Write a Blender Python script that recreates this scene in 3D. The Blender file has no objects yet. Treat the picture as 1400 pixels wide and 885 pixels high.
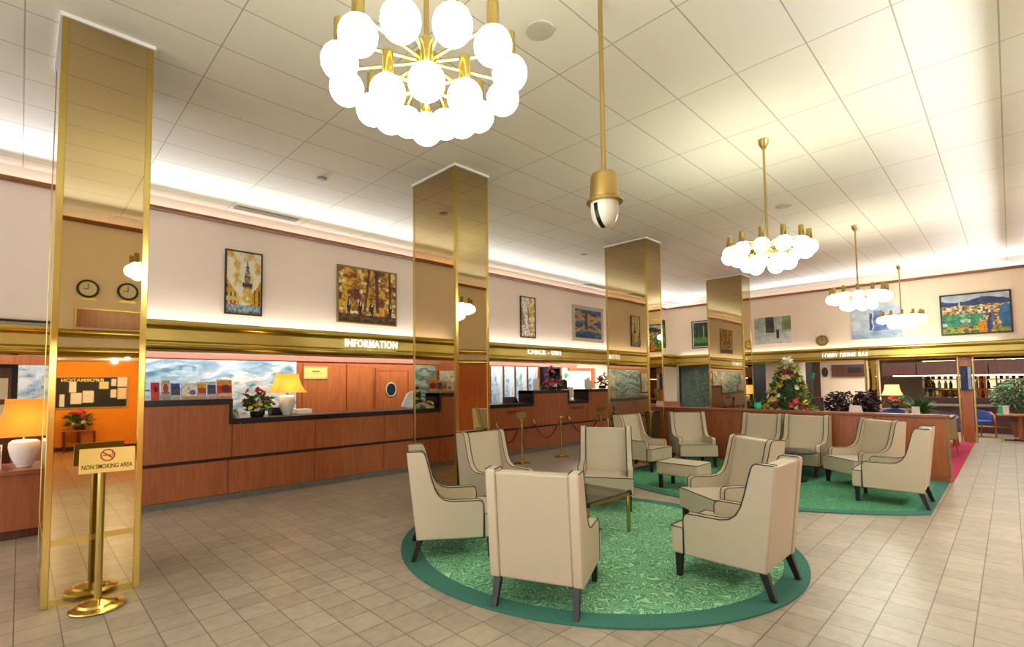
import bpy, bmesh, math, random
from mathutils import Vector, Matrix, noise
R = math.radians
random.seed(7)
SC = bpy.context.scene
COL = SC.collection

# ------------------------------------------------------------------ camera solved from the photograph
CH = 1.6
F_, CX, CY, YAW, PIT, ROL = 675.3768, 668.6735, 486.8204, 0.811717, 0.0543782, -0.00971214
FW = Vector((math.cos(YAW)*math.cos(PIT), math.sin(YAW)*math.cos(PIT), math.sin(PIT)))
_rt = Vector((math.sin(YAW), -math.cos(YAW), 0)); _up = _rt.cross(FW)
RT = _rt*math.cos(ROL)+_up*math.sin(ROL); UP = -_rt*math.sin(ROL)+_up*math.cos(ROL)

def P(ax, val, u, v):
    """point of the plane (axis ax = val) seen at photo pixel u, v"""
    d = FW*F_+RT*(u-CX)-UP*(v-CY); o = Vector((0, 0, CH))
    return o+d*((val-o[ax])/d[ax])

# ------------------------------------------------------------------ materials
def lin(c):
    if isinstance(c, str): c = tuple(int(c[i:i+2], 16)/255 for i in (0, 2, 4))
    return tuple((x/12.92 if x <= .04045 else ((x+.055)/1.055)**2.4) for x in c[:3])+(1,)

def new_mat(name):
    m = bpy.data.materials.new(name); m.use_nodes = True
    nt = m.node_tree; b = nt.nodes['Principled BSDF']
    return m, nt, b

def N(nt, kind, **kw):
    n = nt.nodes.new(kind)
    for k, v in kw.items():
        if k.startswith('i_'): n.inputs[k[2:].replace('_', ' ')].default_value = v
        else: setattr(n, k, v)
    return n

def plain(name, c, rough=.5, metal=0, var=.0, scale=8, stretch=(1, 1, 1), bump=0, coat=0, emit=None, es=0, trans=0):
    m, nt, b = new_mat(name)
    b.inputs['Roughness'].default_value = rough; b.inputs['Metallic'].default_value = metal
    if coat: b.inputs['Coat Weight'].default_value = coat; b.inputs['Coat Roughness'].default_value = .15
    if trans: b.inputs['Transmission Weight'].default_value = trans
    col = lin(c)
    tc = N(nt, 'ShaderNodeTexCoord'); mp = N(nt, 'ShaderNodeMapping'); mp.inputs['Scale'].default_value = stretch
    nz = N(nt, 'ShaderNodeTexNoise', i_Scale=scale, i_Detail=5.0)
    nt.links.new(tc.outputs['Object'], mp.inputs['Vector']); nt.links.new(mp.outputs[0], nz.inputs['Vector'])
    rp = N(nt, 'ShaderNodeValToRGB')
    rp.color_ramp.elements[0].position = .3; rp.color_ramp.elements[1].position = .7
    rp.color_ramp.elements[0].color = tuple(x*(1-var) for x in col[:3])+(1,)
    rp.color_ramp.elements[1].color = tuple(min(1, x*(1+var)) for x in col[:3])+(1,)
    nt.links.new(nz.outputs[0], rp.inputs[0]); nt.links.new(rp.outputs[0], b.inputs['Base Color'])
    if bump:
        bp = N(nt, 'ShaderNodeBump', i_Strength=bump, i_Distance=.01)
        nt.links.new(nz.outputs[0], bp.inputs['Height']); nt.links.new(bp.outputs[0], b.inputs['Normal'])
    if emit:
        b.inputs['Emission Color'].default_value = lin(emit); b.inputs['Emission Strength'].default_value = es
    return m

def tiles(name, c1, c2, mortar, w, h, ox, oy, ms, rough, bump=.3, big=.0):
    m, nt, b = new_mat(name)
    b.inputs['Roughness'].default_value = rough
    tc = N(nt, 'ShaderNodeTexCoord'); mp = N(nt, 'ShaderNodeMapping')
    mp.inputs['Location'].default_value = (-ox, -oy, 0)
    br = N(nt, 'ShaderNodeTexBrick', offset=0.0, squash=1.0)
    br.inputs['Scale'].default_value = 1; br.inputs['Brick Width'].default_value = w; br.inputs['Row Height'].default_value = h
    br.inputs['Mortar Size'].default_value = ms; br.inputs['Mortar Smooth'].default_value = .15; br.inputs['Bias'].default_value = 0
    br.inputs['Color1'].default_value = lin(c1); br.inputs['Color2'].default_value = lin(c2); br.inputs['Mortar'].default_value = lin(mortar)
    nt.links.new(tc.outputs['Object'], mp.inputs['Vector']); nt.links.new(mp.outputs[0], br.inputs['Vector'])
    nz = N(nt, 'ShaderNodeTexNoise', i_Scale=14.0, i_Detail=6.0); nt.links.new(tc.outputs['Object'], nz.inputs['Vector'])
    mx = N(nt, 'ShaderNodeMix', data_type='RGBA', blend_type='OVERLAY'); mx.inputs[0].default_value = big
    nt.links.new(br.outputs['Color'], mx.inputs[6]); nt.links.new(nz.outputs[1], mx.inputs[7])
    bw = N(nt, 'ShaderNodeRGBToBW'); nt.links.new(nz.outputs[1], bw.inputs[0]); nt.links.new(bw.outputs[0], mx.inputs[7])
    nt.links.new(mx.outputs[2], b.inputs['Base Color'])
    bp = N(nt, 'ShaderNodeBump', i_Strength=bump, i_Distance=.004); bp.invert = True
    nt.links.new(br.outputs['Fac'], bp.inputs['Height']); nt.links.new(bp.outputs[0], b.inputs['Normal'])
    return m

def wood(name, c, dark, scale=(9, 9, .7), rough=.33, coat=.25):
    m, nt, b = new_mat(name)
    b.inputs['Roughness'].default_value = rough; b.inputs['Coat Weight'].default_value = coat; b.inputs['Coat Roughness'].default_value = .2
    tc = N(nt, 'ShaderNodeTexCoord'); mp = N(nt, 'ShaderNodeMapping'); mp.inputs['Scale'].default_value = scale
    nz = N(nt, 'ShaderNodeTexNoise', i_Scale=3.0, i_Detail=8.0, i_Roughness=.65, i_Distortion=.6)
    rp = N(nt, 'ShaderNodeValToRGB')
    rp.color_ramp.elements[0].position = .3; rp.color_ramp.elements[0].color = lin(dark)
    rp.color_ramp.elements[1].position = .68; rp.color_ramp.elements[1].color = lin(c)
    nt.links.new(tc.outputs['Object'], mp.inputs['Vector']); nt.links.new(mp.outputs[0], nz.inputs['Vector'])
    nt.links.new(nz.outputs[0], rp.inputs[0]); nt.links.new(rp.outputs[0], b.inputs['Base Color'])
    return m

def brass(name, c, rough, bump=.0):
    m, nt, b = new_mat(name)
    b.inputs['Metallic'].default_value = 1; b.inputs['Roughness'].default_value = rough
    tc = N(nt, 'ShaderNodeTexCoord'); nz = N(nt, 'ShaderNodeTexNoise', i_Scale=3.0, i_Detail=3.0)
    nt.links.new(tc.outputs['Object'], nz.inputs['Vector'])
    rp = N(nt, 'ShaderNodeValToRGB'); cl = lin(c)
    rp.color_ramp.elements[0].color = tuple(x*.86 for x in cl[:3])+(1,); rp.color_ramp.elements[1].color = tuple(min(1, x*1.1) for x in cl[:3])+(1,)
    nt.links.new(nz.outputs[0], rp.inputs[0]); nt.links.new(rp.outputs[0], b.inputs['Base Color'])
    if bump:
        bp = N(nt, 'ShaderNodeBump', i_Strength=bump, i_Distance=.02); nt.links.new(nz.outputs[0], bp.inputs['Height']); nt.links.new(bp.outputs[0], b.inputs['Normal'])
    return m

def rug_mat(name, a, c, scale):
    m, nt, b = new_mat(name); b.inputs['Roughness'].default_value = .95
    tc = N(nt, 'ShaderNodeTexCoord'); nz = N(nt, 'ShaderNodeTexNoise', i_Scale=scale, i_Detail=1.0, i_Distortion=.8)
    nt.links.new(tc.outputs['Object'], nz.inputs['Vector'])
    ml = N(nt, 'ShaderNodeMath', operation='MULTIPLY'); ml.inputs[1].default_value = 62
    sn = N(nt, 'ShaderNodeMath', operation='SINE'); nt.links.new(nz.outputs[0], ml.inputs[0]); nt.links.new(ml.outputs[0], sn.inputs[0])
    rp = N(nt, 'ShaderNodeValToRGB'); rp.color_ramp.elements[0].position = .42; rp.color_ramp.elements[1].position = .62
    rp.color_ramp.elements[0].color = lin(a); rp.color_ramp.elements[1].color = lin(c)
    nt.links.new(sn.outputs[0], rp.inputs[0]); nt.links.new(rp.outputs[0], b.inputs['Base Color'])
    bp = N(nt, 'ShaderNodeBump', i_Strength=.4, i_Distance=.005); nt.links.new(sn.outputs[0], bp.inputs['Height']); nt.links.new(bp.outputs[0], b.inputs['Normal'])
    return m

def paint_mat(name, rough=.6):
    m, nt, b = new_mat(name); b.inputs['Roughness'].default_value = rough
    a = N(nt, 'ShaderNodeVertexColor', layer_name='paint'); nt.links.new(a.outputs[0], b.inputs['Base Color'])
    return m

def mirror(name, c, rough=.015):
    m, nt, b = new_mat(name)
    b.inputs['Metallic'].default_value = 1; b.inputs['Roughness'].default_value = rough; b.inputs['Base Color'].default_value = lin(c)
    tc = N(nt, 'ShaderNodeTexCoord'); nz = N(nt, 'ShaderNodeTexNoise', i_Scale=1.3, i_Detail=0.0)
    nt.links.new(tc.outputs['Object'], nz.inputs['Vector'])
    bp = N(nt, 'ShaderNodeBump', i_Strength=.035, i_Distance=.05); nt.links.new(nz.outputs[0], bp.inputs['Height']); nt.links.new(bp.outputs[0], b.inputs['Normal'])
    return m

def glow(name, c, s):
    m, nt, b = new_mat(name); b.inputs['Base Color'].default_value = lin(c); b.inputs['Roughness'].default_value = .3
    b.inputs['Emission Color'].default_value = lin(c); b.inputs['Emission Strength'].default_value = s
    return m

def shade_mat(name, c, es):
    m, nt, b = new_mat(name); out = nt.nodes['Material Output']
    b.inputs['Base Color'].default_value = lin(c); b.inputs['Roughness'].default_value = .8
    b.inputs['Emission Color'].default_value = lin(c); b.inputs['Emission Strength'].default_value = es
    t = N(nt, 'ShaderNodeBsdfTranslucent'); t.inputs[0].default_value = lin(c)
    mx = N(nt, 'ShaderNodeMixShader'); mx.inputs[0].default_value = .5
    nt.links.new(b.outputs[0], mx.inputs[1]); nt.links.new(t.outputs[0], mx.inputs[2]); nt.links.new(mx.outputs[0], out.inputs[0])
    return m

def glass_mat(name, c, alpha=.35, rough=.05):
    m, nt, b = new_mat(name); out = nt.nodes['Material Output']
    b.inputs['Base Color'].default_value = lin(c); b.inputs['Roughness'].default_value = rough
    t = N(nt, 'ShaderNodeBsdfTransparent'); t.inputs[0].default_value = (1, 1, 1, 1)
    mx = N(nt, 'ShaderNodeMixShader'); mx.inputs[0].default_value = alpha
    nt.links.new(t.outputs[0], mx.inputs[1]); nt.links.new(b.outputs[0], mx.inputs[2]); nt.links.new(mx.outputs[0], out.inputs[0])
    return m

M = dict(
 floor=tiles('floor_tile', 'ada08d', '9d907f', '665b51', .228, .228, 1.385, .685, .0035, .34, .35, .35),
 alcove_floor=tiles('alcove_tile', 'b58a63', 'a67a55', '5f4a3a', .3, .3, .1, .1, .004, .3, .3, .3),
 ceiling=tiles('ceiling_tile', 'eae2cd', 'e7dec8', 'b3aa94', 1.205, .565, 1.146, 1.065, .006, .9, .3, .08),
 peach=plain('peach_wall', 'eedccd', .85, var=.02, scale=2),
 peach2=plain('peach_wall_back', 'ecd6bf', .85, var=.02, scale=2),
 cream=plain('cream_paint', 'e6dcc4', .8, var=.03, scale=2),
 orange=plain('orange_wall', 'f0920f', .75, var=.05, scale=3),
 cornice=wood('cornice_wood', '8a5128', '74401f', (1, 1, 6)),
 cherry=wood('cherry_panel', 'b4653a', '92502a'),
 cherry2=wood('cherry_wall', 'bb6a35', '994c22'),
 cherryh=wood('cherry_cap', 'a8603a', '84442a', (.7, .7, 9)),
 darkwood=wood('dark_wood', '5e2c19', '44190e'),
 pinkwood=wood('pink_wood', 'b97a64', 'a5624e', (.7, 1, 6)),
 tablewood=wood('table_wood', 'b5672f', '8f4a1e', (2, 6, 2)),
 black=plain('black_edge', '16141a', .3, var=.2, scale=20),
 groove=plain('groove_dark', '2c130c', .6, var=.1),
 stone=plain('plinth_stone', '6d6760', .4, var=.15, scale=12),
 brass=brass('polished_brass', 'c6ae62', .2, .06),
 rail=brass('rail_brass', 'bda552', .22, .1),
 satin=brass('satin_brass', 'd6c274', .42),
 gold=brass('gold_metal', 'c2a562', .36),
 mirror=mirror('bronze_mirror', 'bfab82'),
 leather=plain('beige_leather', 'c1b298', .5, var=.04, scale=160, bump=.05),
 piping=plain('black_piping', '1c1712', .5, var=.1),
 leg=plain('black_leg', '1c1512', .35, var=.2, scale=30),
 rug=rug_mat('green_rug_field', '52966c', 'a0d2a2', 8.0),
 rugb=plain('green_rug_border', '357060', .95, var=.12, scale=90, bump=.3),
 rug2=rug_mat('green_rug_field_far', '38805a', '5fa574', 9.0),
 red_carpet=plain('magenta_carpet', 'b31c4a', .95, var=.12, scale=60, bump=.3),
 white=plain('white_paint', 'efeee8', .5, var=.02),
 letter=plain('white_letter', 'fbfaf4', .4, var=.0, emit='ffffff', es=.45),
 ceramic=plain('white_ceramic', 'f1ece2', .25, var=.04, scale=40, bump=.05),
 globe=glow('lit_globe', 'f7fbee', 9.2),
 shade=shade_mat('lit_yellow_shade', 'f0c86a', .22),
 shade2=shade_mat('lit_orange_shade', 'e6b352', .2),
 shade3=shade_mat('lit_pale_shade', 'f0d4a0', .3),
 paint=paint_mat('picture_paint'),
 darkframe=plain('dark_frame', '2b2620', .4, var=.2, scale=20),
 goldframe=plain('gold_frame', '8c7a48', .4, var=.2, scale=20, metal=.6),
 silverframe=plain('silver_frame', 'a9a28f', .45, var=.1, scale=20),
 green=plain('leaf_green', '3d6b2f', .6, var=.35, scale=6),
 darkgreen=plain('leaf_dark_green', '24401f', .6, var=.4, scale=6),
 greyleaf=plain('leaf_grey_green', '5d7553', .6, var=.35, scale=6),
 purpleleaf=plain('leaf_purple_dark', '32222b', .6, var=.4, scale=6),
 redpetal=plain('red_petal', 'c02a33', .6, var=.25, scale=10),
 darkred=plain('dark_red_petal', '7c1a22', .6, var=.25, scale=10),
 pinkpetal=plain('pink_petal', 'dc4a78', .6, var=.25, scale=10),
 whitepetal=plain('white_petal', 'f3efe0', .6, var=.05, scale=10),
 yellowpetal=plain('yellow_petal', 'e3bf4c', .6, var=.2, scale=10),
 olive=plain('yellow_green_leaf', 'bcb860', .6, var=.3, scale=10),
 terracotta=plain('terracotta_pot', '7b4a30', .6, var=.1),
 rope=plain('red_velvet_rope', '701a1e', .8, var=.2, scale=60),
 blue=plain('blue_fabric', '3b4f8a', .85, var=.12, scale=40),
 tan=plain('tan_fabric', '9c7f4c', .85, var=.1, scale=40),
 grille=plain('grey_grille', 'c2b9a4', .6, var=.1, scale=100),
 ventm=plain('vent_metal', '8f9296', .5, var=.05),
 smoke=plain('smoked_lens', '10110f', .1, var=.1),
 beigeplastic=plain('ivory_plastic', 'ded9c8', .3, var=.02),
 glass=glass_mat('bronze_table_glass', '3a3326', .62, .03),
 teal=glass_mat('teal_glass', '8fa8a0', .16, .1),
 darkglass=glass_mat('dark_glass', '2a3030', .8, .08),
 redsign=plain('red_ink', 'b3261e', .5), ink=plain('black_ink', '1a1712', .5),
 greensign=plain('green_sign', '2d8a63', .5, emit='2d8a63', es=.2),
 board=plain('black_board', '14110f', .6, var=.1),
 paper=plain('paper', 'ebe8e2', .8, var=.04), creampaper=plain('cream_paper', 'e9dcae', .8, var=.06),
 screen=plain('screen_dark', '20242c', .25, var=.1),
 mauve=plain('mauve_mesh', '5d4855', .8, var=.1),
 magenta=plain('magenta_cloth', 'b05a78', .7, var=.1),
 striplight=glow('lit_shelf_strip', 'fff6e2', 2.5),
 spot=glow('lit_downlight', 'fff6e8', 9),
 bluescreen=glow('lit_blue_screen', '8fa6cc', .5),
)

# ------------------------------------------------------------------ mesh building
class MB:
    def __init__(s): s.v = []; s.f = []
    def add(s, vs, fs):
        o = len(s.v); s.v += [tuple(v) for v in vs]; s.f += [tuple(i+o for i in f) for f in fs]; return s
    def box(s, a, b, m=None):
        x0, y0, z0 = a; x1, y1, z1 = b
        vs = [Vector(p) for p in ((x0,y0,z0),(x1,y0,z0),(x1,y1,z0),(x0,y1,z0),(x0,y0,z1),(x1,y0,z1),(x1,y1,z1),(x0,y1,z1))]
        if m: vs = [m @ v for v in vs]
        return s.add(vs, [(0,3,2,1),(4,5,6,7),(0,1,5,4),(1,2,6,5),(2,3,7,6),(3,0,4,7)])
    def hexa(s, bot, top):
        return s.add(list(bot)+list(top), [(0,3,2,1),(4,5,6,7),(0,1,5,4),(1,2,6,5),(2,3,7,6),(3,0,4,7)])
    def prism(s, pts, fn, t0, t1):
        """polygon pts (a,b) swept from t0 to t1; fn(a,b,t) -> xyz"""
        n = len(pts)
        vs = [fn(a, b, t0) for a, b in pts]+[fn(a, b, t1) for a, b in pts]
        fs = [tuple(range(n))[::-1], tuple(range(n, 2*n))]+[(i, (i+1) % n, n+(i+1) % n, n+i) for i in range(n)]
        return s.add(vs, fs)
    def lathe(s, prof, n=24, c=(0, 0, 0), ph=0.0, cap=True):
        vs = []; fs = []
        for r, z in prof:
            for k in range(n):
                a = ph+2*math.pi*k/n; vs.append((c[0]+r*math.cos(a), c[1]+r*math.sin(a), c[2]+z))
        for j in range(len(prof)-1):
            for k in range(n):
                k2 = (k+1) % n; fs.append((j*n+k, j*n+k2, (j+1)*n+k2, (j+1)*n+k))
        if cap:
            fs.append(tuple(range(n))[::-1]); fs.append(tuple(range((len(prof)-1)*n, len(prof)*n)))
        return s.add(vs, fs)
    def tube(s, pts, r, n=8, r2=None):
        pts = [Vector(p) for p in pts]; vs = []; fs = []; m = len(pts)
        prev = None
        for i, p in enumerate(pts):
            t = (pts[min(i+1, m-1)]-pts[max(i-1, 0)]).normalized()
            a = prev if prev is not None else (Vector((0, 0, 1)) if abs(t.z) < .9 else Vector((1, 0, 0)))
            x = (a-t*a.dot(t)); x = x.normalized() if x.length > 1e-6 else t.orthogonal().normalized()
            prev = x; y = t.cross(x)
            rr = r if r2 is None else r+(r2-r)*i/(m-1)
            for k in range(n):
                an = 2*math.pi*k/n; vs.append(p+x*rr*math.cos(an)+y*rr*math.sin(an))
        for i in range(m-1):
            for k in range(n):
                k2 = (k+1) % n; fs.append((i*n+k, i*n+k2, (i+1)*n+k2, (i+1)*n+k))
        fs += [tuple(range(n))[::-1], tuple(range((m-1)*n, m*n))]
        return s.add(vs, fs)
    def ball(s, c, r, sc=(1, 1, 1), nu=16, nv=10):
        vs = [(c[0], c[1], c[2]+r*sc[2])]; fs = []
        for j in range(1, nv):
            th = math.pi*j/nv
            for k in range(nu):
                a = 2*math.pi*k/nu
                vs.append((c[0]+r*sc[0]*math.sin(th)*math.cos(a), c[1]+r*sc[1]*math.sin(th)*math.sin(a), c[2]+r*sc[2]*math.cos(th)))
        vs.append((c[0], c[1], c[2]-r*sc[2])); L = len(vs)-1
        for k in range(nu):
            k2 = (k+1) % nu
            fs.append((0, 1+k, 1+k2)); fs.append((L, 1+(nv-2)*nu+k2, 1+(nv-2)*nu+k))
            for j in range(nv-2):
                fs.append((1+j*nu+k, 1+(j+1)*nu+k, 1+(j+1)*nu+k2, 1+j*nu+k2))
        return s.add(vs, fs)
    def leaf(s, c, d, L, w, up=None):
        d = Vector(d).normalized(); c = Vector(c)
        x = d.cross(up or Vector((random.uniform(-1, 1), random.uniform(-1, 1), random.uniform(-.3, 1)))); x = x.normalized() if x.length > 1e-4 else d.orthogonal().normalized()
        nrm = x.cross(d); mid = c+d*L*.5+nrm*L*.08
        return s.add([c, mid+x*w*.5, c+d*L-nrm*L*.05, mid-x*w*.5], [(0, 1, 2, 3)])
    def build(s, name, mat, parent=None, smooth=0, bevel=0, loc=None):
        me = bpy.data.meshes.new(name); me.from_pydata(s.v, [], s.f); me.update()
        bm = bmesh.new(); bm.from_mesh(me); bmesh.ops.recalc_face_normals(bm, faces=bm.faces); bm.to_mesh(me); bm.free()
        if smooth:
            for p in me.polygons: p.use_smooth = True
            me.set_sharp_from_angle(angle=R(smooth))
        me.materials.append(M[mat] if isinstance(mat, str) else mat)
        o = bpy.data.objects.new(name, me); COL.objects.link(o)
        if parent: o.parent = parent
        if loc: o.location = loc
        if bevel:
            b = o.modifiers.new('bevel', 'BEVEL'); b.width = bevel; b.segments = 2; b.limit_method = 'ANGLE'; b.angle_limit = R(40)
        return o

def tag(o, label, cat, group=None, kind=None):
    o['label'] = label; o['category'] = cat
    if group: o['group'] = group
    if kind: o['kind'] = kind
    return o

def thing(name, label, cat, loc=(0, 0, 0), rz=0, group=None):
    o = bpy.data.objects.new(name, None); COL.objects.link(o); o.empty_display_size = .1
    o.location = loc; o.rotation_euler = (0, 0, rz)
    return tag(o, label, cat, group)

def struct(name, mb, mat, parent=None, **k):
    o = mb.build(name, mat, parent, **k)
    if parent is None: o['kind'] = 'structure'
    return o

def dup(src, loc, rz, label):
    def cp(o, par):
        c = o.copy(); COL.objects.link(c)
        if par: c.parent = par; c.matrix_parent_inverse = o.matrix_parent_inverse.copy()
        for ch in o.children: cp(ch, c)
        return c
    kids = list(src.children)
    r = src.copy(); COL.objects.link(r)
    for ch in kids: cp(ch, r)
    r.location = loc; r.rotation_euler = (0, 0, rz); r['label'] = label
    return r

def text_mesh(name, body, mat, size, extrude, parent=None, offset=0.0, xs=1.0, sp=1.0):
    cu = bpy.data.curves.new(name+'_c', 'FONT'); cu.body = body; cu.size = size; cu.extrude = extrude; cu.offset = offset
    cu.space_character = sp; cu.align_x = 'CENTER'; cu.align_y = 'CENTER'; cu.resolution_u = 3
    t = bpy.data.objects.new(name+'_t', cu); COL.objects.link(t)
    dg = bpy.context.evaluated_depsgraph_get(); me = bpy.data.meshes.new_from_object(t.evaluated_get(dg))
    bpy.data.objects.remove(t)
    for v in me.vertices: v.co.x *= xs
    me.name = name; me.materials.clear(); me.materials.append(M[mat])
    o = bpy.data.objects.new(name, me); COL.objects.link(o)
    if parent: o.parent = parent
    return o

def facing(right, up):
    r = Vector(right).normalized(); u = Vector(up).normalized(); n = r.cross(u)
    return Matrix((r, u, n)).transposed().to_4x4()

def fbm(x, y, s=0.0, o=4):
    return noise.fractal(Vector((x, y, s)), 1.0, 2.0, o)

def mixc(a, b, t):
    t = max(0, min(1, t)); return tuple(a[i]*(1-t)+b[i]*t for i in range(3))

def hexc(h): return tuple(int(h[i:i+2], 16)/255 for i in (0, 2, 4))

def canvas(name, w, h, nx, ny, fn, parent, off=(0, 0, 0), mat='paint'):
    """flat painted sheet in the local x-z plane facing -y; fn(u,v) gives the paint, u right 0..1, v up 0..1"""
    vs = []; fs = []; cols = []
    for j in range(ny):
        for i in range(nx):
            o = len(vs)
            for a, b in ((i, j), (i+1, j), (i+1, j+1), (i, j+1)): vs.append((off[0]+w*(a/nx-.5), off[1], off[2]+h*(b/ny-.5)))
            fs.append((o, o+1, o+2, o+3)); cols.append(lin(fn((i+.5)/nx, (j+.5)/ny)))
    me = bpy.data.meshes.new(name); me.from_pydata(vs, [], fs); me.update()
    at = me.color_attributes.new('paint', 'FLOAT_COLOR', 'CORNER')
    for k, c in enumerate(cols):
        for q in range(4): at.data[4*k+q].color = c
    me.materials.append(M[mat]); ob = bpy.data.objects.new(name, me); COL.objects.link(ob); ob.parent = parent
    return ob

def area(name, loc, size, power, col=(1, 1, 1), rot=(0, 0, 0), spread=180):
    l = bpy.data.lights.new(name, 'AREA'); l.shape = 'RECTANGLE'; l.size, l.size_y = size; l.energy = power; l.color = col; l.spread = R(spread)
    o = bpy.data.objects.new(name, l); COL.objects.link(o); o.location = loc; o.rotation_euler = rot
    return o
def point(name, loc, power, col=(1, .85, .6), r=.04):
    l = bpy.data.lights.new(name, 'POINT'); l.energy = power; l.color = col; l.shadow_soft_size = r
    o = bpy.data.objects.new(name, l); COL.objects.link(o); o.location = loc
    return o

# ------------------------------------------------------------------ dimensions
H = 4.46          # ceiling
WY = 8.74         # upper left wall
BX = 17.4         # upper back wall
RY = -0.5         # upper right wall
FY = 8.4          # face of the brass band over the left counter
RB = 9.8          # wall behind the counter
X0 = -5.0
CYF = 7.6         # counter front
PY, PA, PB = 4.847, .588, .949
PX = (.149, 4.018, 8.898, 13.965)

# ------------------------------------------------------------------ shell
struct('floor', MB().box((X0, RY, -.1), (26, 11, 0)), 'floor')
struct('ceiling', MB().box((X0, RY-.2, H), (BX+.3, WY+.3, H+.1)), 'ceiling')
struct('wall_left', MB().box((X0, WY, 2.3), (BX+.3, WY+.15, H)), 'peach')
struct('wall_back', MB().box((BX, RY-.2, 2.25), (BX+.15, WY, H)), 'peach2')
struct('wall_right', MB().box((X0, RY-.15, 2.25), (BX+.3, RY, H)), 'peach2')
struct('wall_left_recess', MB().box((X0, RB, 0), (16.2, RB+.15, 2.6)), 'cherry2')
struct('ceiling_left_recess', MB().box((X0, FY+.1, 2.36), (BX, RB, 2.42)), 'cream')
struct('wall_bar', MB().box((24, -3, 0), (24.15, 10.6, 2.6)), 'peach2')
struct('ceiling_bar', MB().box((BX+.1, -3, 2.3), (24.1, 10.6, 2.4)), 'cream')
struct('wall_bar_left', MB().box((BX-1.2, 9.75, 0), (24.1, 9.9, 2.6)), 'cream')
struct('floor_bar', MB().box((10, -3.2, -.1), (26, RY, 0)), 'floor')
# alcove opposite the counter (seen in the mirrors)
struct('floor_alcove', MB().box((X0, -6.4, -.1), (10, RY, 0)), 'alcove_floor')
struct('wall_alcove', MB().box((X0, -6.45, 0), (2.45, -6.3, 2.5)), 'orange')
struct('wall_alcove_side', MB().box((2.4, -6.3, 0), (2.55, -.3, 2.5)), 'cream')
struct('ceiling_alcove', MB().box((X0, -6.4, 2.25), (10, RY-.16, 2.32)), 'cream')
struct('wall_right_lower', MB().box((2.55, -2.7, 0), (10.2, -2.55, 2.3)), 'cherry2')
struct('wall_bar_right', MB().box((10.2, -3.1, 0), (24.1, -2.95, 2.4)), 'cherry2')
struct('baseboard_alcove', MB().box((X0, -6.3, 0), (2.4, -6.27, .09)), 'darkwood')

# wooden cornice with a light trough behind it
def cornice(n, a, b, inward):
    a = Vector(a); b = Vector(b); d = (b-a).normalized(); i = Vector(inward)
    prof = [(0, 4.245), (.05, 4.245), (.07, 4.26), (.07, 4.298), (.066, 4.3042), (.06, 4.298), (.06, 4.27), (0, 4.27)]
    L = (b-a).length
    mb = MB().prism(prof, lambda p, q, t: tuple(a+d*t+i*p+Vector((0, 0, q))), 0, L)
    return struct('trim_%d' % n, mb, 'cornice')
cornice(1, (X0, WY, 0), (BX, WY, 0), (0, -1, 0))
cornice(2, (BX, RY, 0), (BX, WY, 0), (-1, 0, 0))
cornice(3, (X0, RY, 0), (BX, RY, 0), (0, 1, 0))

struct('trim_11', MB().box((X0, WY-.012, 4.3), (BX, WY, H)), 'white')
struct('trim_12', MB().box((BX-.012, RY, 4.3), (BX, WY-.012, H)), 'white')
struct('trim_13', MB().box((X0, RY, 4.3), (BX-.012, RY+.012, H)), 'white')
# polished brass band: two round rails and a satin strip between
def band(n, a, b, inward, zt, zb, ext=.0):
    a = Vector(a); b = Vector(b); d = (b-a).normalized(); i = Vector(inward); L = (b-a).length
    h = zt-zb; pts = []
    def half(z0, z1, r):
        c = (z0+z1)/2; hh = (z1-z0)/2
        return [(r*math.cos(t)+.02, c+hh*math.sin(t)) for t in [R(90-180*k/12) for k in range(13)]]
    f = lambda p, q, t: tuple(a+d*t+i*p+Vector((0, 0, q)))
    mb = MB().prism([(-.05, zt)]+half(zt-.31*h, zt, .10)+[(-.05, zt-.31*h)], f, 0, L)
    mb.prism([(-.05, zb+.36*h)]+half(zb, zb+.36*h, .11)+[(-.05, zb)], f, 0, L)
    t1 = struct('trim_%d' % n, mb, 'rail', smooth=40)
    s = struct('satin_strip', MB().prism([(-.05, zb+.3*h), (.045, zb+.3*h), (.045, zt-.25*h), (-.05, zt-.25*h)], f, 0, L), 'satin', parent=t1)
    return t1
ZT, ZB = 2.56, 2.095
band(4, (.75, FY, 0), (17.25, FY, 0), (0, -1, 0), ZT, ZB)
band(5, (X0, 8.3, 0), (.8, 8.3, 0), (0, -1, 0), 2.37, 1.99)
band(6, (17.25, RY, 0), (17.25, FY, 0), (-1, 0, 0), 2.52, 2.12)
band(7, (X0, RY-.05, 0), (17.2, RY-.05, 0), (0, 1, 0), 2.53, 2.09)
# shelf closing the top of the band against the wall
struct('trim_8', MB().box((X0, FY-.02, 2.44), (17.25, WY, 2.46)), 'cream')
struct('trim_9', MB().box((17.25, RY, 2.4), (BX, FY, 2.42)), 'cream')
struct('trim_10', MB().box((.5, RB-.06, 2.07), (13.2, RB, 2.36)), 'pinkwood')

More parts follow.
